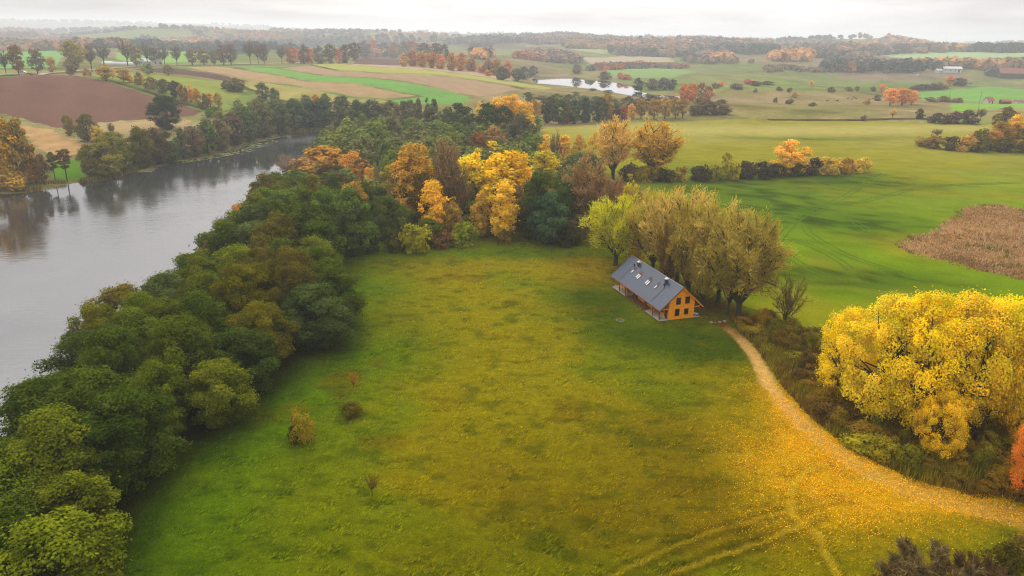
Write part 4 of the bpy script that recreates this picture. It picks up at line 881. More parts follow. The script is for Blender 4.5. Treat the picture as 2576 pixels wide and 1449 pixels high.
ow = [(1016, 168, 134, 26, C(206, 132, 74)), (1038, 168, 126, 34, C(196, 116, 66)), (1062, 170, 130, 30, C(208, 124, 66)), (1086, 172, 131, 32, C(200, 112, 66)), (1108, 174, 136, 32, C(196, 110, 66)), (1136, 178, 133, 34, C(214, 128, 66)), (1160, 179, 134, 36, C(206, 120, 66)), (1186, 180, 146, 34, C(176, 108, 62)), (1209, 184, 166, 18, C(228, 120, 64)), (1228, 188, 152, 34, C(160, 96, 62)), (1227, 192, 176, 16, C(226, 124, 66)), (1250, 190, 148, 34, C(170, 110, 72)), (1275, 196, 152, 36, C(196, 110, 78)), (1262, 202, 168, 40, C(98, 98, 70))]
for i, a in enumerate(ow): T('dense1', *a[:5], ordw(i) + ' tree from the left in the orange wood along the hillside crest', group='orange wood along the hillside crest')

# --- right foreground
for a in ((2112, 1005, 776, 150, YEL, 'bushy yellow maple at the left end of the foreground group'), (2205, 1060, 744, 226, C(252, 206, 40, .95), 'tall bright yellow maple, second from left in the foreground group'),
          (2290, 1090, 734, 240, YEL, 'tallest yellow maple in the foreground group'), (2385, 1092, 738, 240, C(250, 204, 36, .95), 'wide yellow maple right of the tallest one'), (2472, 1085, 748, 210, YEL, 'bright yellow maple between the wide one and the right edge tree'),
          (2562, 1130, 778, 180, C(228, 186, 24), 'yellow-green maple with an open dark trunk at the right edge'), (2350, 1150, 985, 140, C(240, 196, 30), 'low drooping yellow maple in front of the foreground group')):
    T('maple3', *a[:5], a[5], name='maple_tree', jit=.03, group='yellow maples in the foreground')
T('maple3', 2590, 1262, 1040, 150, REDO, 'orange-red maple cut by the right edge above the path', name='maple_tree', jit=.03)
T('thicket3', 2345, 1515, 1416, 270, C(118, 100, 58), 'dark brown leafless thicket at the bottom right', name='shrub', cat='shrub')
T('thicket3', 2262, 1515, 1436, 150, C(126, 102, 56), 'brown thicket left of the dark leafless one at the bottom', name='shrub', cat='shrub')
T('shrub3', 2520, 1450, 1372, 100, C(82, 74, 18), 'olive weedy shrub at the bottom right corner', name='shrub', cat='shrub')
T('thicket3', 2450, 1515, 1422, 160, C(120, 94, 56), 'low reddish-brown thicket between the dark leafless one and the olive shrub', name='shrub', cat='shrub')
T('shrub3', 2590, 1420, 1350, 110, C(140, 100, 20), 'amber shrub at the right edge below the path', name='shrub', cat='shrub')
# lone bushes in the meadow
T('shrub3', 764, 1108, 1030, 64, C(150, 134, 26), 'upright yellow-brown bush alone on the meadow', name='shrub', cat='shrub')
T('shrub3', 742, 1112, 1068, 30, C(66, 54, 16), 'small dark bush touching the yellow-brown one', name='shrub', cat='shrub')
T('bare2', 890, 976, 936, 26, C(196, 116, 40), 'thin rusty sapling on the meadow near the grove', name='shrub', cat='shrub')
T('shrub3', 884, 1044, 1014, 60, C(96, 84, 18), 'low dark olive bush on the meadow', name='shrub', cat='shrub')
T('bare2', 936, 1242, 1192, 44, C(140, 112, 30), 'wispy leafless bush alone on the lower meadow', name='shrub', cat='shrub', bark=M_BARK)

# ------------------------------------------------------------------ the lakeside grove and the fill of the centre wood
def scatter(P, dmin, n=6000, inset=0., keep=None, avoid=.8):
    A = np.array(P); pts = []
    X = A[:, 0].min() + rng.random(n) * np.ptp(A[:, 0]); Y = A[:, 1].min() + rng.random(n) * np.ptp(A[:, 1])
    sd = poly_sd(X, Y, P)
    for x, y, s in zip(X, Y, sd):
        if s > -inset: continue
        dm = dmin(x, y) if callable(dmin) else dmin
        if any((x - a) ** 2 + (y - b) ** 2 < dm * dm for a, b in pts): continue
        if any((x - a) ** 2 + (y - b) ** 2 < (avoid * (dm + w * .45) * .62) ** 2 for a, b, w in PLACED): continue
        pts.append((x, y))
    return pts
greens = [G1, G1, G1, G1, G2, G2, G2, G3, G3, G3, G4, G4, G5, G6, G7, G8]
gnames = {id(G1): 'mid green', id(G2): 'dark green', id(G3): 'light olive green', id(G4): 'yellowish olive', id(G5): 'deep dark green', id(G6): 'brownish olive', id(G7): 'dull brown', id(G8): 'grey-green'}
pts = scatter(GROVE, 6.9, 9000, 1.6)
shore = np.array([p for p in LAKE])
dl = poly_sd(np.array([p[0] for p in pts]), np.array([p[1] for p in pts]), LAKE)
dm = -poly_sd(np.array([p[0] for p in pts]), np.array([p[1] for p in pts]), GROVE)
rows = {'lakeside': [], 'middle': [], 'meadow-edge': []}
for p, a, b in zip(pts, dl, dm): rows['lakeside' if a < 7 else 'meadow-edge' if b < 6 else 'middle'].append((p, a))
for rn, lst in rows.items():
    lst.sort(key=lambda q: q[0][1])
    for i, ((x, y), a) in enumerate(lst):
        c = greens[rng.integers(len(greens) - (5 if y < 100 else 0))]
        h = 10.2 + 5.2 * rng.random() + (1.2 if rn == 'middle' else -1.0 if rn == 'lakeside' else 0)
        w = 10.6 + 3.6 * rng.random()
        kd = 'dense3' if y < 150 else 'dense2'
        if (c is G7 and rng.random() < .35) or rng.random() < .03: kd = 'broom2'
        tree_at(kd, x, y, h, w, c, f'{gnames[id(c)]} tree, {ordw(i)} from photo bottom in the {rn} row of left grove', group='trees of the left grove', sink=.3, jit=.12)
WOODP = gp((870, 640), (1000, 630), (1200, 608), (1455, 612), (1490, 560), (1500, 480), (1420, 440), (1340, 385), (1350, 330), (1215, 330), (1000, 345), (900, 358), (830, 382), (795, 408), (750, 452), (710, 508), (655, 562), (700, 600), (800, 600))
pts = scatter(WOODP, lambda x, y: 7.2 + max(0, y - 190) * .022, 9000, 1.5, avoid=.72)
def hides(x, y, h, w):
    """would this filler stand in front of a tree that shows in the photograph?"""
    z = float(Hh(np.array([x]), np.array([y]))[0]); tx, ty, dp_ = proj((x, y, z + h)); _, by, _ = proj((x, y, z)); hw_ = w * .5 * F / dp_
    return any(tx + hw_ > a and tx - hw_ < b and ty < d and by > c and y < yy - .5 for a, b, c, d, yy in CLEAR)
cand = []
for x, y in pts:
    h = (13 + 3 * rng.random()) if y < 300 else (11.5 + 3.5 * rng.random()); w = 8.6 + 2.6 * rng.random() + max(0, y - 250) * .012
    while h > 7 and hides(x, y, h, w): h -= 1.5
    if h > 7: cand.append((x, y, h, w))
cand.sort(key=lambda p: p[1])
pts = [c for c in cand if c[1] < 240]; FARFILL = [c for c in cand if c[1] >= 240]
print('fill', len(pts), len(FARFILL))
for i in range(0, len(pts), 10):
    for j, (x, y, h, w) in enumerate(sorted(pts[i:i + 10])):
        far_ = i >= 20
        pal = [G1, G2, G3, G8, G8, C(114, 124, 48, KF), C(122, 130, 52, KF)] if y > 260 else [G1, G3, G8, G7, G1, C(130, 104, 50, KF), C(180, 134, 50, KF)]
        c = pal[rng.integers(len(pal))]
        cname = 'brown-tinged' if c[0] > c[1] * 1.15 else 'grey-green' if c[2] > c[1] * .25 else 'green'
        tree_at('dense2' if y < 260 else 'dense1', x, y, h, w, c,
                f'{cname} tree of the centre wood, {ordw(j)} from left in {ordw(i // 10)} rank from meadow', group='green trees of the centre wood', sink=.3)
print('trees', len(PLACED))
# brush along the path, one shrub after another
pts = scatter(BR, 2.7, 5000, 1.0, avoid=.25)
pts.sort(key=lambda p: -p[1])
for i in range(0, len(pts), 16):
    for j, (x, y) in enumerate(pts[i:i + 16]):
        c = [C(150, 126, 26, 1.1), C(132, 124, 26, 1.1), C(136, 104, 34, 1.1), C(160, 148, 30, 1.1), C(112, 84, 36, 1.1), C(156, 122, 28, 1.1)][rng.integers(6)]
        cn = 'brown' if c[1] < c[0] * .6 else 'olive'
        tree_at('shrub3', x, y, 1.0 + 3.4 * rng.random() ** 1.6, 2.4 + 3.2 * rng.random() ** 1.3, c, f'{cn} bramble shrub, {ordw(j)} down the {ordw(i // 16)} stretch of brush along the path', name='shrub', cat='shrub', group='bramble shrubs along the path', sink=.15)

# woods that read as one mass: round the little lake, and the deep part of the centre wood
def mass(name, items, label):
    """trees too crowded to pick apart, joined into one mesh"""
    Vs, Fs, Cs, Ts, o = [], [], [], [], 0
    for x, y, h, w, c in items:
        cm, tm, H0, W0 = KINDS['dense1'][rng.integers(6)]
        n = len(cm.vertices); v = np.empty(n * 3, np.float32); cm.vertices.foreach_get('co', v); v = v.reshape(-1, 4, 3)
        tt = np.empty(n, np.float32); cm.attributes['tint'].data.foreach_get('value', tt); tt = tt.reshape(-1, 4)
        k = rng.permutation(len(v))[:750]; v = v[k]; tt = tt[k]; ctr = v.mean(1, keepdims=True); v = ctr + (v - ctr) * 1.5
        a = rng.random() * 6.28; v = v @ np.array([[math.cos(a), math.sin(a), 0], [-math.sin(a), math.cos(a), 0], [0, 0, 1]])
        v = v.reshape(-1, 3) * np.array([w / W0, w / W0, h / H0]) + np.array([x, y, float(Hh(np.array([x]), np.array([y]))[0])])
        Vs.append(v); Ts.append(tt.ravel()); Cs.append(np.tile(np.array(c) * (1 + .1 * rng.normal()), (len(v), 1)))
    V = np.concatenate(Vs)
    tag(link(name, np_mesh(name, V, np.arange(len(V)).reshape(-1, 4), {'col': np.concatenate(Cs), 'tint': np.concatenate(Ts)}, [M_FAR])), label, kind='stuff')
M_FAR = leaf_mat('far_leaves', 'col', .2)
it = []
for xD, yb, yt, wD, c in MASS:
    x, y, z = ground_at(xD, yb); lo, hi = .3, 60.
    for _ in range(30):
        m = (lo + hi) / 2
        if proj((x, y, z + m))[1] > yt: lo = m
        else: hi = m
    it.append((x, y, lo, wD * proj((x, y, z))[2] / F, c))
mass('crowded_woods', it, 'crowded autumn trees round the little lake and behind the striped hillside')
mass('deep_woods', [(x, y, h, w, [C(124, 134, 52, KF), C(114, 128, 54, KF), C(104, 118, 58, KF), C(94, 112, 36, KF), C(132, 138, 56, KF), C(116, 116, 66, KF)][rng.integers(6)]) for x, y, h, w in FARFILL], 'green treetops deep in the centre wood towards the lake end')
# ------------------------------------------------------------------ the house
def bm_obj(name, fn, m, parent=None, smooth=False):
    bm = bmesh.new(); fn(bm); bmesh.ops.recalc_face_normals(bm, faces=bm.faces)
    me = bpy.data.meshes.new(name); bm.to_mesh(me); bm.free(); me.materials.append(m)
    if smooth:
        for p in me.polygons: p.use_smooth = True
    return link(name, me, parent)
def bx(bm, x0, x1, y0, y1, z0, z1):
    v = [bm.verts.new(p) for p in ((x0, y0, z0), (x1, y0, z0), (x1, y1, z0), (x0, y1, z0), (x0, y0, z1), (x1, y0, z1), (x1, y1, z1), (x0, y1, z1))]
    for f in ((3, 2, 1, 0), (4, 5, 6, 7), (0, 1, 5, 4), (1, 2, 6, 5), (2, 3, 7, 6), (3, 0, 4, 7)): bm.faces.new([v[i] for i in f])
def prism(bm, poly, a0, a1, axis):
    """extrude a 2-D polygon along x (axis 0: poly is y,z) or y (axis 1: poly is x,z)"""
    mk_ = (lambda p, a: (a, p[0], p[1])) if axis == 0 else (lambda p, a: (p[0], a, p[1]))
    A = [bm.verts.new(mk_(p, a0)) for p in poly]; B = [bm.verts.new(mk_(p, a1)) for p in poly]
    n = len(poly); bm.faces.new(A[::-1]); bm.faces.new(B)
    for i in range(n): bm.faces.new((A[i], A[(i + 1) % n], B[(i + 1) % n], B[i]))
def beam(bm, p0, p1, w, h=None):
    p0, p1 = Vector(p0), Vector(p1); h = h or w
    d = (p1 - p0).normalized(); r = Vector((0, 0, 1)) if abs(d.z) < .95 else Vector((1, 0, 0))
    a = d.cross(r).normalized() * w / 2; b = a.cross(d).normalized() * h / 2
    v = [bm.verts.new(p + s * a + t * b) for p in (p0, p1) for s, t in ((-1, -1), (1, -1), (1, 1), (-1, 1))]
    for f in ((3, 2, 1, 0), (4, 5, 6, 7), (0, 1, 5, 4), (1, 2, 6, 5), (2, 3, 7, 6), (3, 0, 4, 7)): bm.faces.new([v[i] for i in f])

M_WALL = mat('stained_timber', C(242, 154, 12, 1.0), .7, (2.5, .16), bump=(9, .25, .02)); M_POST = mat('brown_timber', C(132, 76, 34, 1.1), .75, (3, .2)); M_FRAME = mat('dark_window_timber', C(110, 62, 16, 1.2), .6, (4, .15))
M_GLASS = mat('window_glass', (.012, .013, .015), .06, None, .6); M_ROOF = mat('slate_roof', C(80, 94, 118, 2.0), .55, (1.6, .16), .4); M_TRIM = mat('dark_metal_trim', C(60, 66, 78, 1.2), .45, None, .4)
M_SLAB = mat('concrete', C(205, 192, 180, 1.3), .85, (1.5, .12)); M_GRAVEL = mat('gravel', C(128, 92, 66, 1.3), .95, (4, .35), bump=(12, .8, .05)); M_WHITE = mat('white_paint', (.78, .77, .75), .6, (3, .05)); M_SKYL = mat('skylight_glass', (.52, .53, .55), .12, None, .7)
M_CHIM = mat('chimney_cladding', C(74, 86, 100, 1.2), .5, (3, .12)); M_RUST = mat('fallen_leaf_heap', C(150, 96, 76, 1.2), .9, (5, .3)); M_PINE = mat('pale_pine', C(206, 150, 90, 1.1), .75, (4, .15)); M_BLACK = mat('black_iron', (.02, .02, .022), .6)
ux = HOUSE0 - HOUSE1; LEN = float(np.linalg.norm(ux)); ux /= LEN
uy = np.array([ux[1], -ux[0]]); WID = float(abs((HOUSE2 - HOUSE1) @ uy))
rzh = math.atan2(ux[1], ux[0])
hz0 = float(Hh(np.array([HOUSE1[0]]), np.array([HOUSE1[1]]))[0])
# local frame: x along the length away from the near gable, y across from the meadow eave (y = 0) to the back (y = -WID)
house = empty('house', (HOUSE1[0], HOUSE1[1], hz0 + .05), rzh, 'long orange timber house with a slate grey roof and porches on the meadow', 'house')
print('house', LEN, WID)
Wd = WID; y_f, y_b = -.22 * Wd, -.825 * Wd
EZ, RZ = 2.62, 7.0
roofz = lambda y: EZ + (RZ - EZ) * (1 - abs(y + Wd / 2) / (Wd / 2))
OV = .45
wall_top = lambda y: roofz(y) - .12
def walls(bm):
    t = .22
    poly = [(y_f, .02), (y_f, wall_top(y_f)), (-Wd / 2, RZ - .14), (y_b, wall_top(y_b)), (y_b, .02)]
    A = [bm.verts.new((.02, *p)) for p in poly]; B = [bm.verts.new((LEN - .02, *p)) for p in poly]
    bm.faces.new(A); bm.faces.new(B)
    bm.faces.new((A[0], A[1], B[1], B[0])); bm.faces.new((A[3], A[4], B[4], B[3])); bm.faces.new((A[0], A[4], B[4], B[0]))
wall = bm_obj('wall', walls, M_WALL, house)
def boards(bm):
    z = .04
    while z < RZ - .5:
        if z + .19 > roofz(y_f) - .2:
            f = (z + .19 - EZ) / (RZ - EZ); a = -Wd / 2 * f - .12; b = -Wd + Wd / 2 * f + .12
        else: a, b = y_f, y_b
        a, b = min(a, y_f), max(b, y_b)
        if a - b > .3:
            bx(bm, -.012, .03, b, a, z, z + .176)
        if z + .18 < wall_top(y_f):
            bx(bm, -.005, LEN, y_f - .02, y_f + .018, z, z + .176)
            bx(bm, -.005, LEN, y_b - .018, y_b + .02, z, z + .176)
        z += .19
tag(bm_obj('wall_boards', boards, M_WALL, house), kind='stuff')
# roof slopes, each carrying its courses of tiles
def slope(side):
    ye = 0.18 if side > 0 else -Wd - .18
    def f(bm):
        ze = roofz(0) - (RZ - EZ) / (Wd / 2) * .18
        p = [(-OV, ye, ze), (LEN + OV, ye, ze), (LEN + OV, -Wd / 2, RZ), (-OV, -Wd / 2, RZ)]
        A = [bm.verts.new(q) for q in p]; B = [bm.verts.new((q[0], q[1], q[2] - .12)) for q in p]
        bm.faces.new(A); bm.faces.new(B)
        for i in range(4): bm.faces.new((A[i], A[(i + 1) % 4], B[(i + 1) % 4], B[i]))
    return f, ye
def tiles(ye):
    def f(bm):
        ze = roofz(0) - (RZ - EZ) / (Wd / 2) * .18
        e = Vector((0, ye, ze)); r = Vector((0, -Wd / 2, RZ)); n_ = 19; d = (r - e) / n_
        nrm = Vector((1, 0, 0)).cross(d).normalized(); nrm = nrm if nrm.z > 0 else -nrm
        for i in range(n_):
            x = -OV + (-.21 if i % 2 else 0)
            while x < LEN + OV - .02:
                x0, x1 = max(x, -OV), min(x + .415, LEN + OV)
                if x1 - x0 > .05:
                    lift = .028 + .012 * random.random()
                    a = e + d * i; b = e + d * (i + 1.04) if i < n_ - 1 else e + d * (i + 1)
                    V = [a + nrm * lift + Vector((x0, 0, 0)), a + nrm * lift + Vector((x1, 0, 0)), b + nrm * .008 + Vector((x1, 0, 0)), b + nrm * .008 + Vector((x0, 0, 0)), a + Vector((x0, 0, 0)), a + Vector((x1, 0, 0))]
                    v = [bm.verts.new(q) for q in V]; bm.faces.new(v[:4]); bm.faces.new((v[4], v[5], v[1], v[0]))
                x += .43
    return f
roof = empty('roof', (0, 0, 0)); roof.parent = house
for s in (1, -1):
    f, ye = slope(s); bm_obj('roof_slope', f, M_ROOF, roof); tag(bm_obj('roof_tiles', tiles(ye), M_ROOF, roof), kind='stuff')
bm_obj('ridge_cap', lambda bm: prism(bm, [(-Wd / 2 - .2, RZ - .04), (-Wd / 2, RZ + .10), (-Wd / 2 + .2, RZ - .04), (-Wd / 2, RZ + .01)], -OV - .02, LEN + OV + .02, 0), M_TRIM, roof)
ze0 = roofz(0) - (RZ - EZ) / (Wd / 2) * .18
for x in (-OV, LEN + OV):
    for s in (0, 1):
        ye = .18 if s == 0 else -Wd - .18; sg = -1 if x < 0 else 1
        bm_obj('verge_board', lambda bm: beam(bm, (x + sg * .035, ye, ze0 - .10), (x + sg * .035, -Wd / 2, RZ - .10), .05, .22), M_WALL if s else M_POST, roof)
        bm_obj('verge_trim', lambda bm: beam(bm, (x + sg * .03, ye, ze0 + .045), (x + sg * .03, -Wd / 2, RZ + .045), .10, .05), M_TRIM, roof)
for ye in (.22, -Wd - .22):
    bm_obj('gutter', lambda bm: bx(bm, -OV, LEN + OV, min(ye, ye + math.copysign(.11, ye + 1)), max(ye, ye + math.copysign(.11, ye + 1)), ze0 - .12, ze0 - .02), M_POST, roof)
def on_slope(a, b):
    """point on the meadow side slope: a along the length, b from the ridge down to the eave"""
    return Vector((a * (LEN + 2 * OV) - OV, -Wd / 2 + b * (Wd / 2 + .18), RZ + b * (ze0 - RZ)))
sdv = (on_slope(0, 1) - on_slope(0, 0)).normalized(); snv = Vector((1, 0, 0)).cross(sdv).normalized(); snv = snv if snv.z > 0 else -snv
def slab_on(bm, c, w, l, h0, h1):
    X = Vector((1, 0, 0)) * w / 2; Y = sdv * l / 2
    lo = [c + snv * h0 + s * X + t_ * Y for s, t_ in ((-1, -1), (1, -1), (1, 1), (-1, 1))]; hi = [p + snv * (h1 - h0) for p in lo]
    v = [bm.verts.new(p) for p in lo + hi]
    for f in ((3, 2, 1, 0), (4, 5, 6, 7), (0, 1, 5, 4), (1, 2, 6, 5), (2, 3, 7, 6), (3, 0, 4, 7)): bm.faces.new([v[i] for i in f])
M_HEAP = leaf_mat('roof_leaf_litter', 'col', .2)
for a, b, w, l in ((.306, .46, .5, .86), (.437, .50, .58, 1.16), (.468, .485, .58, 1.16), (.620, .50, .58, 1.16), (.652, .485, .58, 1.16), (.772, .455, .5, .86)):
    c = on_slope(a, b)
    fr = bm_obj('skylight', lambda bm: slab_on(bm, c, w, l, .03, .11), M_TRIM, roof)
    bm_obj('pane', lambda bm: slab_on(bm, c, w - .10, l - .12, .112, .125), M_SKYL, roof)
    # brown leaves caught above the window
    n = 70; q = rng.normal(size=(n, 2)) * np.array([.30, .24]); base = np.array(c - sdv * (l * .5 + .42))
    P = base + np.outer(q[:, 0], [1, 0, 0]) + np.outer(q[:, 1], sdv) + np.array(snv) * .06
    V, Q_ = leaf_quads(P, unit(np.array(snv) + rng.normal(size=(n, 3)) * .3), .11)
    me = np_mesh('leaf_litter', V, Q_, {'col': np.tile(np.array(C(150, 112, 92, 1.3)), (len(V), 1)), 'tint': np.repeat(rng.random(n), 4)}, [M_HEAP])
    tag(link('leaf_litter', me, roof), kind='stuff')
for a, b, h in ((.233, .19, 1.0), (.777, .17, .75)):
    c = on_slope(a, b)
    ch = bm_obj('chimney', lambda bm: bx(bm, c.x - .30, c.x + .30, c.y - .27, c.y + .27, c.z - .5, c.z + h), M_CHIM, roof)
    bm_obj('chimney_cap', lambda bm: (bx(bm, c.x - .36, c.x + .36, c.y - .33, c.y + .33, c.z + h + .002, c.z + h + .10), bx(bm, c.x - .2, c.x + .05, c.y - .12, c.y + .12, c.z + h + .102, c.z + h + .34), bx(bm, c.x + .12, c.x + .3, c.y - .10, c.y + .10, c.z + h + .102, c.z + h + .26)), M_WHITE, roof)
for a, b in ((.225, .27), (.83, .235)):
    c = on_slope(a, b)
    bm_obj('roof_vent', lambda bm: (bmesh.ops.create_cone(bm, cap_ends=True, segments=10, radius1=.16, radius2=.13, depth=.4, matrix=Matrix.Translation(c + snv * .15)), bmesh.ops.create_cone(bm, cap_ends=True, segments=10, radius1=.24, radius2=.08, depth=.14, matrix=Matrix.Translation(c + snv * .4))), M_BLACK, roof)
step_me = None
for a, b0, b1 in ((.20, .33, .90), (.835, .30, .90)):
    for i in range(15):
        c = on_slope(a, b0 + (b1 - b0) * i / 14)
        if step_me is None:
            o = bm_obj('roof_step', lambda bm: (bx(bm, -.13, .13, -.05, .05, .08, .11), bx(bm, -.11, -.08, -.03, .03, -.02, .08), bx(bm, .08, .11, -.03, .03, -.02, .08)), M_TRIM, roof); step_me = o.data
        else: o = link('roof_step', step_me, roof)
        o.location = c
# gable and long wall windows
def window(x, y, z, w, h, axis, fw=.10, mull=False):
    """axis 0: in the gable (faces -x), 1: in the meadow wall (faces +y), -1: in the back wall"""
    def fr(bm):
        for (a0, a1, b0, b1) in ((-w / 2 - fw, -w / 2, -fw, h + fw), (w / 2, w / 2 + fw, -fw, h + fw), (-w / 2, w / 2, -fw, 0), (-w / 2, w / 2, h, h + fw)) + (((-.03, .03, 0, h),) if mull else ()):
            if axis == 0: bx(bm, x - .06, x + .02, y + a0, y + a1, z + b0, z + b1)
            else: bx(bm, x + a0, x + a1, y - .02, y + .06, z + b0, z + b1)
    f = bm_obj('window', fr, M_FRAME, house)
    def pn(bm):
        if axis == 0: bx(bm, x - .02, x + .02, y - w / 2 + .002, y + w / 2 - .002, z + .002, z + h - .002)
        else: bx(bm, x - w / 2 + .002, x + w / 2 - .002, y - .02, y + .025, z + .002, z + h - .002)
    bm_obj('pane', pn, M_GLASS, f)
GW = y_b - y_f
for fr_, z, w, h in ((.35, 3.32, .86, 1.30), (.70, 3.38, .86, 1.30), (.33, .86, .84, 1.36), (.69, 1.02, .80, 1.08)):
    window(-.014, y_f + GW * fr_, z, w, h, 0)
for x, w, h, z in ((1.0, .85, 2.0, .08), (2.5, .7, 1.3, .9), (9.6, .9, 2.0, .08), (10.7, .9, 1.3, .85), (14.0, .9, 2.0, .08), (15.2, .9, 2.0, .08), (LEN - 4.2, .9, 2.0, .08), (LEN - 2.0, .8, 1.3, .9)):
    window(x, y_f + .02, z, w, h, 1, .08)
# porch: slabs, gravel strip, posts, beams, tie beams
bm_obj('porch_slab', lambda bm: (bx(bm, 0, 6.3, y_f + .03, .0, -.25, .10)), M_SLAB, house)
bm_obj('porch_slab', lambda bm: (bx(bm, LEN * .70, LEN, y_f + .03, .0, -.25, .10)), M_SLAB, house)
bm_obj('back_porch_slab', lambda bm: (bx(bm, 0, LEN, -Wd, y_b - .03, -.25, .10)), M_SLAB, house)
bm_obj('gravel_strip', lambda bm: (bx(bm, 6.302, LEN * .70 - .002, y_f + .03, -.05, -.25, .03)), M_GRAVEL, house)
post_me = bm_obj('post', lambda bm: (bx(bm, -.075, .075, -.075, .075, .0, EZ - .18)), M_POST, house); pm = post_me.data; post_me.location = (.14, -.14, .1)
for f in (.135, .27, .30, .48, .645, .70, .835, .985):
    o = link('post', pm, house, (LEN * f, -.14, .1))
for f in (.01, .25, .5, .75, .985):
    o = link('post', pm, house, (LEN * f + .1, -Wd + .14, .1))
for y in (-.14, -Wd + .14):
    bm_obj('eave_beam', lambda bm: (bx(bm, -OV + .06, LEN + OV - .06, y - .085, y + .085, EZ - .10, EZ + .08)), M_POST, house)
for x in (.14, LEN - .14):
    bm_obj('tie_beam', lambda bm: (bx(bm, x - .07, x + .07, y_f + .06, -.23, EZ - .34, EZ - .16)), M_WALL, house)
    bm_obj('tie_beam', lambda bm: (bx(bm, x - .07, x + .07, -Wd + .23, y_b - .06, EZ - .34, EZ - .16)), M_WALL, house)
for s in (1, -1):
    bm_obj('gable_brace', lambda bm: beam(bm, (-.2, -Wd / 2 + s * .75, RZ - 1.02), (-.2, -Wd / 2 - s * 0.04, RZ - .42), .07, .11), M_WALL, house)
for k in range(24):
    x = LEN * (k + .5) / 24
    if k == 0:
        rf = bm_obj('rafter_end', lambda bm: beam(bm, (0, y_f + .04, roofz(y_f) - .20), (0, .10, roofz(0) - .26), .08, .12), M_POST, house); rm = rf.data; rf.location.x = x
    else: link('rafter_end', rm, house, (x, 0, 0))

def hw(x, y, z=.10):
    v = house.location + Matrix.Rotation(rzh, 3, 'Z') @ Vector((x, y, z)); return v
# deck chairs
def chair(bm_frame=True):
    r = empty('deck_chair', (0, 0, 0))
    def fr(bm):
        for s in (-.28, .28):
            beam(bm, (-.55, s, .04), (.45, s, .50), .04); beam(bm, (.45, s, .50), (.75, s, .95), .04)
    bm_obj('frame', fr, M_PINE, r)
    for x, z in ((-.40, .11), (.42, .48)):
        for s in (-.30, .30): bm_obj('leg', lambda bm: beam(bm, (x, s, 0), (x, s, z), .045), M_PINE, r)
    def se(bm):
        pts = [(-.55, .07), (-.2, .20), (.15, .30), (.42, .52), (.62, .78), (.78, 1.02)]
        L_ = [[bm.verts.new((x, s, z + dz)) for x, z in pts] for s, dz in ((-.26, 0), (.26, 0), (-.26, -.03), (.26, -.03))]
        for i in range(5):
            bm.faces.new((L_[0][i], L_[0][i + 1], L_[1][i + 1], L_[1][i])); bm.faces.new((L_[2][i], L_[3][i], L_[3][i + 1], L_[2][i + 1]))
    bm_obj('seat', se, M_WHITE, r)
    return r
def copy_thing(o):
    c = o.copy(); COL.objects.link(c)
    for ch in o.children:
        d = ch.copy(); COL.objects.link(d); d.parent = c
    return c
ch0 = None
for x, y, rz_, lab in ((.75, -.62, 2.6, 'white deck chair next to the near corner post of the house'), (.55, -1.45, 2.4, 'white deck chair nearest the gable wall on the near porch'), (LEN - .9, -.75, 1.2, 'white deck chair at the far end post of the porch'), (LEN - 2.9, -1.0, 1.5, 'white deck chair beside the second far porch post')):
    c = ch0 = chair() if ch0 is None else ch0
    if lab.startswith('white deck chair next') is False: c = copy_thing(ch0)
    c.location = hw(x, y); c.rotation_euler = (0, 0, rzh + rz_); tag(c, lab, 'deck chair', 'deck chairs on the porch')
def picnic():
    r = empty('picnic_table', (0, 0, 0))
    for k in range(4): bm_obj('plank', lambda bm: bx(bm, -.85, .85, -.38 + k * .195, -.20 + k * .195, .70, .74), M_PINE, r)
    for s in (-1, 1):
        bm_obj('bench', lambda bm: bx(bm, -.85, .85, s * .72 - .13, s * .72 + .13, .42, .46), M_PINE, r)
        bm_obj('leg_frame', lambda bm: (beam(bm, (s * .6, -.75, 0), (s * .6, -.2, .70), .07), beam(bm, (s * .6, .75, 0), (s * .6, .2, .70), .07), beam(bm, (s * .6, -.8, .40), (s * .6, .8, .40), .06)), M_PINE, r)
    return r
p0 = picnic(); p0.location = hw(4.3, -1.05); p0.rotation_euler = (0, 0, rzh); tag(p0, 'pale wooden picnic table on the near porch behind the second post', 'picnic table', 'picnic tables on the porch')
p1 = copy_thing(p0); p1.location = hw(LEN - 5.6, -1.05); p1.rotation_euler = (0, 0, rzh); tag(p1, 'pale wooden picnic table on the far porch between posts', 'picnic table', 'picnic tables on the porch')
lg = empty('garden_lounger', hw(1.2, -Wd + .8), rzh + .5, 'white padded lounger on the back porch by the gable', 'lounger')
bm_obj('cushion', lambda bm: (bx(bm, -.9, .3, -.33, .33, .32, .46), beam(bm, (.3, 0, .40), (.85, 0, .82), .66, .13)), M_WHITE, lg)
bm_obj('frame', lambda bm: (bx(bm, -.92, .35, -.35, .35, .24, .318), bx(bm, -.85, -.78, -.34, .34, 0, .238), bx(bm, .25, .32, -.34, .34, 0, .238)), M_BLACK, lg)
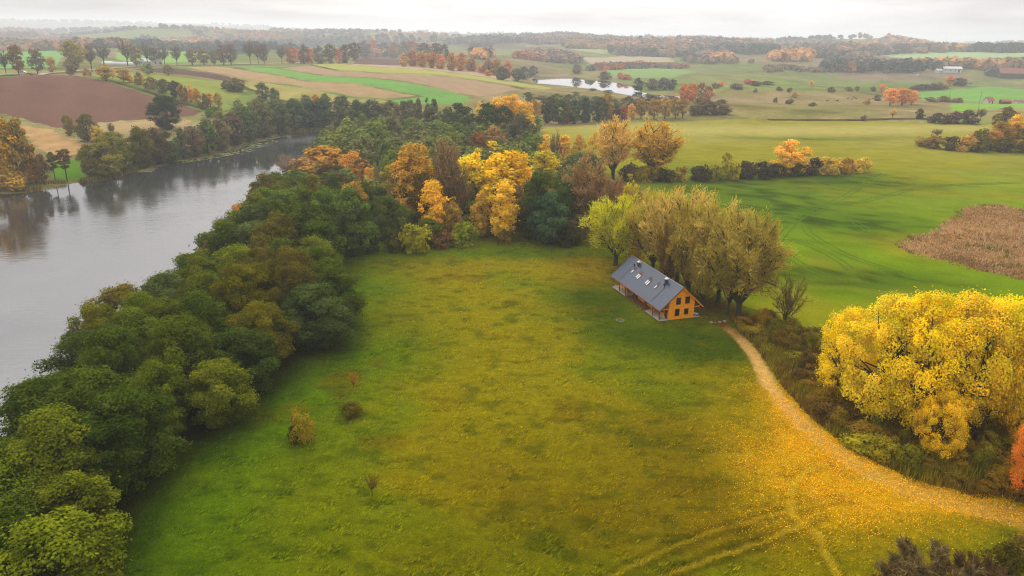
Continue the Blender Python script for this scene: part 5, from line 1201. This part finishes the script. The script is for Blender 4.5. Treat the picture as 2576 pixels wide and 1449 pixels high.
# stones and the fire ring
def stone(rr):
    bm = bmesh.new(); bmesh.ops.create_icosphere(bm, subdivisions=2, radius=rr)
    for v in bm.verts: v.co *= .8 + .4 * random.random(); v.co.z *= .62
    me = bpy.data.meshes.new('boulder'); bm.to_mesh(me); bm.free(); me.materials.append(M_STONE); return me
M_STONE = mat('field_stone', C(176, 154, 118, 1.5), .9, (4, .2))
for (u, v, rr, lab) in ((1365, 1038, .42, 'pale round boulder, leftmost of the stones at the path start'), (1413, 1034, .24, 'small pale stone second from left at the path start'), (1462, 1030, .38, 'flat tan boulder in the middle of the stones at the path start'), (1518, 1022, .40, 'pale boulder at the foot of the widest willow'), (1262, 976, .2, 'small pale stone by the back porch corner'), (1318, 970, .18, 'tiny pale stone between back porch and willow trunks')):
    x, y, z = ground_at((2300 + u / 2.8622) / 1.5528, (900 + v / 2.8622) / 1.5528)
    o = link('boulder', stone(rr)); o.location = (x, y, z + rr * .3); tag(o, lab, 'stone', 'stones at the start of the path')
x, y, z = ground_at((2300 + 348 / 2.8622) / 1.5528, (900 + 1012 / 2.8622) / 1.5528)
fp = empty('fire_pit', (x, y, z + .08), 0, 'small ring of stones round a black fireplace in the meadow before the house', 'fire pit')
bm_obj('ash', lambda bm: bmesh.ops.create_cone(bm, cap_ends=True, segments=14, radius1=.6, radius2=.55, depth=.1), M_BLACK, fp)
sm_ = stone(.14)
for k in range(11):
    a = k * 2 * math.pi / 11; o = link('stone', sm_, fp, (.75 * math.cos(a), .75 * math.sin(a), .08)); o.rotation_euler = (0, 0, a * 3)

# ------------------------------------------------------------------ far buildings, car, poles, cattle
M_BARN = mat('barn_roof', C(150, 92, 84, 1.2), .8, (.8, .15)); M_BARNW = mat('barn_wall', C(66, 58, 60, 1.2), .85, (.9, .2)); M_FARW = mat('white_render', (.5, .49, .48), .8, (.6, .06)); M_RED = mat('red_tiles', C(170, 80, 60, 1.2), .8, (1, .15)); M_SHEET = mat('pale_sheet', (.5, .52, .54), .5, (.5, .06))
def far_building(name, px_, py_, w, d, h, rh, rz_, mw, mr, label, cat, wins=0):
    x, y, z = ground_at(px_, py_); o = empty(name, (x, y, z), rz_, label, cat)
    bm_obj('wall', lambda bm: prism(bm, [(-d / 2, -1), (d / 2, -1), (d / 2, h), (0, h + rh * .97), (-d / 2, h)], -w / 2, w / 2, 0), mw, o)
    def rf(bm):
        for s in (-1, 1): prism(bm, [(0, h + rh + .25), (s * (d / 2 + .5), h - .22), (s * (d / 2 + .5), h + .05), (0, h + rh + .55)], -w / 2 - .5, w / 2 + .5, 0)
    bm_obj('roof', rf, mr, o)
    for k in range(wins):
        xx = -w / 2 + w * (k + .5) / wins
        bm_obj('window', lambda bm: bx(bm, xx - .6, xx + .6, -d / 2 - .06, -d / 2 + .02, h * .35, h * .8), M_GLASS, o)
    bm_obj('door', lambda bm: bx(bm, w * .28, w * .28 + min(3, w * .12), -d / 2 - .09, -d / 2 + .02, -.5, h * .7), M_BARNW if mw is not M_BARNW else M_BARN, o)
    return o
far_building('barn', 2548, 195, 44, 17, 6, 7, -.12, M_BARNW, M_BARN, 'long dark barn with a dusty red roof at the right edge', 'barn')
far_building('barn', 2490, 190, 12, 14, 5, 5, 1.2, M_BARNW, M_BARNW, 'small dark gabled shed beside the long red roofed barn', 'barn')
far_building('farm_building', 2392, 181, 28, 10, 5, 2.5, -.03, M_FARW, M_SHEET, 'long white farm building before the orange far wood', 'building', 4)
far_building('farm_building', 2360, 182, 9, 8, 3, 1.8, .1, M_FARW, M_SHEET, 'small white outbuilding left of the long white farm building', 'building', 1)
far_building('farm_house', 2486, 260.5, 6, 6, 3.2, 2.5, .1, M_FARW, M_RED, 'small white house with red roof behind the vivid green strip', 'house', 2)
far_building('garden_shed', 2528, 261, 9, 5, 2.4, 1.4, 0, M_BARNW, M_RED, 'brown shed row behind the vivid green strip', 'shed')
far_building('garden_shed', 2566, 262, 9, 5, 2.4, 1.2, 0, M_FARW, M_BARN, 'pale low shed at the right edge behind the vivid green strip', 'shed')
far_building('cottage', 397, 164, 9, 9, 4.5, 4.5, .5, M_FARW, M_FARW, 'white steep roofed cottage among the road avenue trees', 'house', 2)
far_building('cottage', 372, 162, 14, 8, 3.4, 2.6, -.2, M_FARW, M_SHEET, 'low pale house left of the steep white cottage', 'house', 3)
for a, b, w_, lab in ((305, 162, 34, 'long white sheeted tunnel behind the avenue trees'), (272, 160, 12, 'short white sheeted tunnel left of the long one')):
    x, y, z = ground_at(a, b); o = empty('greenhouse_tunnel', (x, y, z), -.12, lab, 'greenhouse')
    pr = [(3 * math.cos(k * math.pi / 8), 2.6 * math.sin(k * math.pi / 8)) for k in range(9)]
    bm_obj('cover', lambda bm: prism(bm, pr, -w_ / 2, w_ / 2, 0), M_SHEET, o)
    for s in (-1, 1): bm_obj('door', lambda bm: bx(bm, s * (w_ / 2 + .03) - .03, s * (w_ / 2 + .03) + .03, -.8, .8, 0, 2), M_GLASS, o)
def car(px_, py_, rz_, label):
    x, y, z = ground_at(px_, py_); o = empty('parked_car', (x, y, z + 1.1), rz_, label, 'car')
    bm_obj('body', lambda bm: prism(bm, [(-2.1, .35), (2.1, .35), (2.1, .85), (1.2, 1.0), (.6, 1.5), (-1.3, 1.52), (-2.05, 1.0)], -.88, .88, 1), M_WHITE, o)
    bm_obj('window', lambda bm: prism(bm, [(-1.2, 1.02), (1.0, 1.02), (.56, 1.42), (-1.15, 1.44)], -.9, .9, 1), M_GLASS, o)
    for s in (-1.3, 1.3):
        for q in (-.85, .85): bm_obj('wheel', lambda bm: bmesh.ops.create_cone(bm, cap_ends=True, segments=14, radius1=.33, radius2=.33, depth=.2, matrix=Matrix.Translation((s, q, .33)) @ Matrix.Rotation(math.pi / 2, 4, 'X')), M_BLACK, o)
car(60, 188, -.1, 'white car on the country road at the far left'); car(764, 158.5, .3, 'white van-like car under the trees by the striped hillside'); car(2310, 192, .1, 'white car parked on the far right pasture')
M_POLE = mat('grey_pole', (.16, .15, .14), .9)
for i, (a, b, t_) in enumerate(((2460, 277, 230), (2388, 245, 228), (2340, 196, 181), (2218, 206, 198), (2136, 184, 165), (2152, 192, 176))):
    x, y, z = ground_at(a, b); lo = 2.
    while proj((x, y, z + lo))[1] > t_ and lo < 16: lo += .2
    o = empty('utility_pole', (x, y, z), .3, ordw(i) + ' utility pole counted from the bottom of the right-hand pole line', 'utility pole', 'utility poles on the right')
    bm_obj('pole', lambda bm: bmesh.ops.create_cone(bm, cap_ends=True, segments=8, radius1=.17, radius2=.11, depth=lo, matrix=Matrix.Translation((0, 0, lo / 2))), M_POLE, o)
    bm_obj('crossarm', lambda bm: bx(bm, -1.1, 1.1, .12, .24, lo - .7, lo - .55), M_POLE, o)
x, y, z = ground_at(2377, 112)
o = empty('radio_mast', (x, y, z), 0, 'thin mast on the hazy horizon at the right', 'mast')
hm = 10.
while proj((x, y, z + hm))[1] > 94 and hm < 78: hm += 1
bm_obj('tower', lambda bm: bmesh.ops.create_cone(bm, cap_ends=True, segments=6, radius1=1.6, radius2=.5, depth=hm, matrix=Matrix.Translation((0, 0, hm / 2))), M_POLE, o)
bm_obj('antenna', lambda bm: bmesh.ops.create_cone(bm, cap_ends=True, segments=6, radius1=.35, radius2=.2, depth=6, matrix=Matrix.Translation((0, 0, hm + 3))), M_POLE, o)
# cattle: one continuous body grown over a skeleton
def cow_mesh():
    pts = [(-.75, 0, 1.15), (-.2, 0, 1.12), (.45, 0, 1.15), (.8, 0, 1.2), (1.1, 0, 1.0), (1.35, 0, .72), (1.55, 0, .55)]; rad = [.34, .42, .40, .26, .20, .17, .10]
    ed = [(i, i + 1) for i in range(6)]
    for bx_, s, root in ((-.75, -1, 0), (-.75, 1, 0), (.5, -1, 2), (.5, 1, 2)):
        b = len(pts); kx = bx_ + (.06 if root == 0 else 0)
        pts += [(bx_, s * .22, .85), (kx - (.1 if root == 0 else 0), s * .22, .45), (kx, s * .22, .06)]; rad += [.17, .085, .07]; ed += [(root, b), (b, b + 1), (b + 1, b + 2)]
    b = len(pts); pts += [(-1.12, 0, 1.05), (-1.2, 0, .55)]; rad += [.05, .04]; ed += [(0, b), (b, b + 1)]
    b = len(pts); pts += [(1.18, .22, .95), (1.18, -.22, .95)]; rad += [.05, .05]; ed += [(4, b), (4, b + 1)]
    me = bpy.data.meshes.new('cow'); me.from_pydata(pts, ed, []); ob = bpy.data.objects.new('cow_skeleton', me); COL.objects.link(ob)
    md = ob.modifiers.new('s', 'SKIN'); ob.modifiers.new('u', 'SUBSURF').levels = 1
    for v, r_ in zip(me.skin_vertices[0].data, rad): v.radius = (r_, r_)
    me.skin_vertices[0].data[1].use_root = True
    dg_ = bpy.context.evaluated_depsgraph_get(); m2 = bpy.data.meshes.new_from_object(ob.evaluated_get(dg_)); m2.name = 'cow'
    bpy.data.objects.remove(ob); bpy.data.meshes.remove(me); return m2
cm_ = cow_mesh(); cm_.materials.clear()
M_COW = [mat('black_hide', (.02, .018, .016), .8), mat('brown_hide', (.10, .06, .035), .8)]
for i, (a, b, k, lab) in enumerate(((2081, 256.5, 1, 'brown cow grazing leftmost on the far pasture'), (2106, 255.5, 0, 'black cow grazing second from left on the far pasture'), (2133, 250, 0, 'black cow left in the cluster on the far pasture'), (2147, 247, 0, 'black cow at the top of the cluster on the far pasture'), (2142, 252, 1, 'brown cow at the bottom of the cluster on the far pasture'), (2153, 251, 1, 'brown cow at the right of the cluster on the far pasture'))):
    x, y, z = ground_at(a, b); me = cm_.copy(); me.materials.append(M_COW[k]); o = link('cow', me); o.location = (x, y, z + .1); o.rotation_euler = (0, 0, rng.random() * 6); tag(o, lab, 'cow', 'cattle on the far pasture')

# ------------------------------------------------------------------ ground cover
def blades(name, X, Y, hgt, col, wid, nb=3, lean=.5, wind=(.5, -.2), label=None, z=None, jz=0.):
    n = len(X); Z = (Hh(X, Y) if z is None else z)
    X, Y, Z, hgt = (np.repeat(v, nb) for v in (X, Y, Z, hgt)); col = np.repeat(col, nb, 0); m = len(X)
    a = rng.random(m) * 6.28; r = wid * 1.1
    bx_, by_ = X + np.cos(a) * r * rng.random(m), Y + np.sin(a) * r * rng.random(m)
    h = hgt * (.6 + .7 * rng.random(m)); w = wid * (.6 + .8 * rng.random(m))
    lx = (np.cos(a) * lean * .6 + wind[0] * lean) * h; ly = (np.sin(a) * lean * .6 + wind[1] * lean) * h
    px_, py_ = -np.sin(a) * w * .5, np.cos(a) * w * .5
    V = np.stack([np.stack([bx_ - px_, by_ - py_, Z - .05], 1), np.stack([bx_ + px_, by_ + py_, Z - .05], 1), np.stack([bx_ + lx, by_ + ly, Z + h], 1)], 1).reshape(-1, 3)
    me = np_mesh(name, V, np.arange(3 * m).reshape(m, 3), {'col': np.repeat(col, 3, 0), 'tint': np.repeat(rng.random(m), 3)}, [M_BLADE])
    return tag(link(name, me), label, kind='stuff')
n = 260000
X = -62 + rng.random(n) * 170; Y = 40 + 155 * rng.random(n) ** 1.5
ok = (poly_sd(X, Y, GROVE) > -1) & (poly_sd(X, Y, CROP) > .5) & (poly_sd(X, Y, BR) > .3) & (poly_sd(X, Y, LAKE) > 3) & (line_d(X, Y, PATH) > 1.6)
hp = np.array([tuple(HOUSE0), tuple(HOUSE1), tuple(HOUSE2), tuple(HOUSE0 + HOUSE2 - HOUSE1)]); ok &= poly_sd(X, Y, [tuple(p) for p in hp]) > .5
ok &= poly_sd(X, Y, WOODP) > -2
X, Y = X[ok], Y[ok]; dens = fbm(X / 2.4 + Y / 4, Y / 1.1 - X / 5, 131); k = (dens > .44) & (rng.random(len(X)) < np.clip(130 / Y, .3, 1) ** 2); X, Y = X[k], Y[k]
c = meadow_col(X, Y, None, True) * (.95 + .55 * rng.random((len(X), 1)))
print('tufts', len(X))
blades('meadow_grass', X, Y, .10 + .20 * fbm(X / 3, Y / 2, 55), c, .13, 3, 2.4, (.55, .30), 'tufts of windblown meadow grass')
n = 16000
X = FX = np.array(FALLOW)[:, 0].min() + rng.random(n) * np.ptp(np.array(FALLOW)[:, 0]); Y = np.array(FALLOW)[:, 1].min() + rng.random(n) * np.ptp(np.array(FALLOW)[:, 1])
k = poly_sd(X, Y, FALLOW) + 7 * (fbm(X / 5, Y / 5, 145) - .55) < .8; X, Y = X[k], Y[k]; q = fbm(X / 9, Y / 9, 140)
pal = np.array([C(176, 132, 90, 1.1), C(150, 112, 66, 1.1), C(200, 160, 116, 1.1), C(122, 112, 44, 1.1)])[np.clip((q * 4.4 + rng.random(len(X)) - .6).astype(int), 0, 3)]
blades('dry_weeds', X, Y, .35 + 1.5 * q * fbm(X / 3, Y / 3, 146), pal, .38, 3, .4, (.4, .0), 'dry brown weeds covering the fallow patch')
# dry grass standing between the bramble shrubs
n = 34000; A_ = np.array(BR)
X = A_[:, 0].min() + rng.random(n) * np.ptp(A_[:, 0]); Y = A_[:, 1].min() + rng.random(n) * np.ptp(A_[:, 1])
k = poly_sd(X, Y, BR) < .6; X, Y = X[k], Y[k]; q = fbm(X / 4, Y / 4, 150)
pal = np.array([C(150, 118, 36, 1.1), C(128, 96, 34, 1.1), C(150, 136, 30, 1.1), C(104, 104, 22, 1.1)])[np.clip((q * 4.4 + rng.random(len(X)) - .6).astype(int), 0, 3)]
blades('rough_grass', X, Y, .5 + 1.7 * q ** 1.5, pal, .16, 3, .45, (.3, .2), 'dry rough grass between the brambles along the path')
# reeds along the water
rp = []
for a, b, wpx in (((-40, 488), (100, 482), 26), ((0, 480), (165, 463), 22), ((206, 461), (300, 446), 15), ((300, 446), (345, 432), 13), ((358, 424), (420, 410), 13), ((672, 340), (850, 328), 9), ((440, 398), (500, 396), 5)):
    A, B = np.array(plane(*a, LAKE_Z)), np.array(plane(*b, LAKE_Z)); m = int(np.linalg.norm(B - A) * 22)
    t_ = rng.random(m)[:, None]; p = A + (B - A) * t_; nrm = np.array([A[1] - B[1], B[0] - A[0]]) / np.linalg.norm(B - A)
    rp.append(p + nrm * (rng.random(m)[:, None] * wpx * .17 - .4))
rp = np.concatenate(rp)
pal = np.array([C(126, 120, 44, 1.15), C(150, 130, 66, 1.15), C(104, 108, 36, 1.15), C(168, 140, 84, 1.15)])[rng.integers(4, size=len(rp))]
blades('reeds', rp[:, 0], rp[:, 1], 1.3 + .8 * rng.random(len(rp)), pal, .30, 3, .22, (.3, .1), 'belt of yellowish reeds along the far lake bank', np.full(len(rp), LAKE_Z + .1))
lp = []
for a, b, wpx in (((428, 405), (560, 385), 10), ((540, 388), (640, 352), 14), ((620, 356), (690, 341), 8), ((345, 434), (362, 424), 5)):
    A, B = np.array(plane(*a, LAKE_Z)), np.array(plane(*b, LAKE_Z)); m = 260
    t_ = rng.random(m)[:, None]; nrm = np.array([B[1] - A[1], A[0] - B[0]]) / np.linalg.norm(B - A); lp.append(A + (B - A) * t_ + nrm * rng.random(m)[:, None] ** 1.5 * wpx)
lp = np.concatenate(lp); m = len(lp)
V, Q_ = leaf_quads(np.concatenate([lp, np.full((m, 1), LAKE_Z + .17) + rng.random((m, 1)) * .06], 1), np.tile(np.array([[0, 0, 1.]]), (m, 1)), 1.3, 1.2)
V[:, 2] = np.maximum(V[:, 2], LAKE_Z + .14)
tag(link('lily_pads', np_mesh('lily_pads', V, Q_, {'col': np.tile(np.array(C(150, 150, 84, 1.3)), (len(V), 1)), 'tint': np.repeat(rng.random(m), 4)}, [M_BLADE])), 'pale lily pads floating along the far bank', kind='stuff')
# yellow leaves fallen on path and meadow
n = 900000
X = 8 + rng.random(n) * 76; Y = 42 + rng.random(n) * 75
mk = meadow_masks(X, Y); pr = mk['leaves'] * (.35 + .65 * mk['n3']) * np.where(mk['path'] > .5, .62, .62)
k = (rng.random(n) < pr * .62) & (poly_sd(X, Y, BR) > -.8); X, Y = X[k], Y[k]
Z = Hh(X, Y) + .12 + .22 * rng.random(len(X)) * (1 - .8 * mk['path'][k])
print('leaves', len(X))
V, Q_ = leaf_quads(np.stack([X, Y, Z], 1), unit(np.array([0, 0, 1.]) + rng.normal(size=(len(X), 3)) * .5), .088, 1.5)
pal = np.array([C(252, 196, 12, .95), C(242, 176, 14, 1.0), C(222, 160, 30, 1.05), C(248, 208, 70, 1.0)])[rng.integers(4, size=len(X))]
tag(link('fallen_leaves', np_mesh('fallen_leaves', V, Q_, {'col': np.repeat(pal, 4, 0), 'tint': np.repeat(rng.random(len(X)), 4)}, [M_BLADE])), 'yellow maple leaves scattered over path and grass', kind='stuff')

# ------------------------------------------------------------------ woods far off
def wood(name, X, Y, h, w, col, nq, label):
    """many small far trees as one mass: each crown a handful of leaf masses"""
    n = len(X); Z = Hh(X, Y)
    i = np.repeat(np.arange(n), nq); m = len(i)
    d = unit(rng.normal(size=(m, 3)) + np.array([0, 0, .4]))
    P = np.stack([X[i], Y[i], Z[i] + h[i] * .52], 1) + d * np.stack([w[i] * .42, w[i] * .42, h[i] * .42], 1) * (.7 + .4 * rng.random((m, 1)))
    Nn = unit(d + rng.normal(size=(m, 3)) * .35 + np.array([0, 0, .3]))
    s = (w[i] * .42)[:, None]; T_ = unit(np.cross(Nn, rng.normal(size=(m, 3)))); B = np.cross(Nn, T_)
    V = np.stack([P - T_ * s, P + B * s * .8, P + T_ * s, P - B * s * .8], 1).reshape(-1, 3)
    me = np_mesh(name, V, np.arange(4 * m).reshape(m, 4), {'col': np.repeat(col[i], 4, 0), 'tint': np.repeat(np.clip(.5 + .35 * (rng.random(m) - .5), 0, 1), 4)}, [M_FAR])
    return tag(link(name, me), label, kind='stuff')
def pal_pick(n, cs, p): return np.array(cs)[rng.choice(len(cs), n, p=np.array(p) / sum(p))]
AUT = [C(176, 116, 70), C(150, 106, 76), C(112, 96, 70), C(84, 86, 60), C(206, 140, 80), C(64, 76, 58)]
def bands(specs, name, label, nq=22):
    Xs, Ys, Hs, Ws, Cs = [], [], [], [], []
    for pts, sp, h, cs, p in specs:
        P = gp(*pts); A = np.array(P)
        area = abs(sum(P[i][0] * P[(i + 1) % len(P)][1] - P[(i + 1) % len(P)][0] * P[i][1] for i in range(len(P)))) / 2
        m = int(min(area / sp ** 2, 2600)); got = 0
        if m < 3: m = 3
        bx_ = rng.random((m * 12, 2)) * np.ptp(A, 0) + A.min(0); bx_ = bx_[poly_sd(bx_[:, 0], bx_[:, 1], P) < 0][:m]
        Xs.append(bx_[:, 0]); Ys.append(bx_[:, 1]); Hs.append(h * (.75 + .5 * rng.random(len(bx_)))); Ws.append(np.maximum(sp, h * .55) * (.9 + .6 * rng.random(len(bx_)))); q_ = fbm(bx_[:, 0] / 90, bx_[:, 1] / 60, 301) * 1.7 - .35 + .16 * rng.normal(size=len(bx_)); cum = np.cumsum(np.array(p) / sum(p)); Cs.append(np.array(cs)[np.clip(np.searchsorted(cum, np.clip(q_, 0, .999)), 0, len(cs) - 1)])
    wood(name, *(np.concatenate(v) for v in (Xs, Ys, Hs, Ws, Cs)), nq, label)
O_, B_, K_, D_ = C(206, 156, 100), C(148, 120, 96), C(108, 98, 90), C(66, 78, 76)  # last two shifted paler and bluer: some haze is put into the colour
bands([(((390, 118), (470, 106), (540, 107), (560, 117), (540, 126), (430, 126)), 12, 14, [O_, B_, K_], [5, 2, 1]),
       (((0, 108), (60, 106), (120, 100), (220, 108), (330, 112), (330, 122), (200, 124), (90, 126), (0, 124)), 13, 14, [O_, B_, K_], [2, 4, 3]),
       (((-40, 84), (40, 78), (92, 84), (90, 96), (-40, 98)), 16, 15, [B_, C(120, 80, 70)], [1, 1]),
       (((1290, 148), (1340, 136), (1400, 136), (1452, 156), (1466, 162), (1380, 158)), 11, 13, [C(170, 112, 80), B_, K_], [3, 4, 2]),
       (((1425, 123), (1428, 113), (1510, 116), (1510, 124)), 11, 12, [C(150, 116, 70)], [1]), (((1512, 119), (1526, 112), (1530, 119)), 10, 11, [K_], [1]),
       (((1603, 136), (1612, 124), (1660, 126), (1686, 140), (1690, 146)), 11, 14, [B_, C(128, 92, 80)], [2, 1]),
       (((1682, 129), (1700, 123), (1760, 126), (1790, 138), (1740, 134)), 12, 14, [K_, B_, D_], [2, 2, 1]),
       (((1720, 154), (1790, 148), (1830, 158), (1900, 158), (1920, 160), (1800, 162), (1740, 160)), 11, 10, [B_, K_], [1, 1]), (((1790, 157), (1800, 147), (1844, 150), (1840, 158)), 10, 13, [O_], [1]),
       (((1478, 179), (1500, 170), (1600, 164), (1700, 167), (1740, 170), (1600, 174)), 9, 6, [C(160, 108, 76), K_], [2, 1]),
       (((1936, 157), (1940, 148), (2006, 147), (2010, 156)), 12, 15, [O_], [1]), (((1993, 154), (2000, 146), (2038, 147), (2038, 154)), 12, 17, [O_], [1]),
       (((2040, 146), (2050, 140), (2140, 142), (2190, 142), (2190, 150), (2060, 149)), 13, 13, [K_, D_, B_], [2, 2, 2]),
       (((2068, 182), (2070, 168), (2110, 162), (2200, 165), (2360, 175), (2360, 183), (2200, 184)), 10, 14, [C(170, 118, 72), K_, D_], [3, 2, 3]),
       (((2340, 176), (2360, 166), (2480, 166), (2640, 170), (2640, 176), (2500, 180)), 11, 14, [O_, B_, K_], [2, 3, 2]),
       (((2430, 132), (2436, 126), (2520, 127), (2700, 130), (2700, 138), (2500, 134)), 13, 17, [D_, C(56, 66, 60)], [1, 1]),
       (((2110, 136), (2200, 130), (2430, 122), (2430, 132), (2280, 136), (2200, 140)), 14, 14, [O_, B_, K_], [2, 3, 2]),
       (((1918, 183), (1932, 173), (2010, 178), (2070, 180), (2075, 184)), 9, 5, [C(130, 110, 80)], [1]),
       (((1185, 124), (1200, 116), (1230, 118), (1235, 128)), 12, 15, [K_, D_], [1, 1]), (((1180, 150), (1200, 140), (1240, 142), (1230, 152)), 11, 12, [O_, K_], [1, 1]),
       (((1100, 112), (1180, 104), (1300, 104), (1310, 110), (1200, 116)), 16, 15, [K_, D_, B_], [2, 2, 1]),
       (((1300, 104), (1340, 96), (1460, 95), (1500, 102), (1460, 110), (1340, 112)), 16, 15, [B_, K_], [2, 1]),
       (((1500, 105), (1560, 101), (1700, 102), (1830, 104), (1940, 112), (1940, 122), (1800, 116), (1640, 112), (1530, 112)), 15, 15, [B_, O_, K_, D_], [4, 1, 2, 1]),
       (((1800, 132), (1830, 122), (1900, 124), (1960, 134), (1880, 140)), 14, 15, [D_, K_], [2, 1]), (((1940, 116), (2030, 108), (2100, 112), (2150, 118), (2150, 128), (2000, 128)), 15, 15, [K_, B_, D_], [1, 2, 2]),
       (((2100, 118), (2200, 112), (2440, 112), (2440, 120), (2200, 126)), 16, 15, [B_, O_, K_], [3, 2, 2])],
      'woods', 'autumn woods and copses scattered over the hazy hills', 14)
# general cover of the far country
n = 34000
az = (rng.random(n) - .5) * 1.55; dd = 900 * np.exp(rng.random(n) * 2.5)
X, Y = dd * np.sin(az), dd * np.cos(az)
f = fbm(X / 420, Y / 300, 201, 4); k = (f > .50 + .06 * sstep(-600, 900, X)) & (dd > 1250 + 500 * fbm(X / 300, Y / 300, 5)) & (poly_sd(X, Y, POND) > 40)
X, Y, f, dd = X[k], Y[k], f[k], dd[k]
cp_ = np.array([B_, C(178, 132, 96), B_, K_, D_, K_])[np.clip((fbm(X / 160, Y / 120, 302) * 9 - 1.5 + .6 * rng.normal(size=len(X))).astype(int), 0, 5)]; q = fbm(X / 500, Y / 350, 222)[:, None]; cp_ = np.where(q > .56, np.array(D_), cp_)
print('far', len(X))
wood('distant_forest', X, Y, 12 + 6 * rng.random(len(X)), 9 + dd * .0022 + 5 * rng.random(len(X)), cp_, 12, 'distant belts of forest fading into the haze')
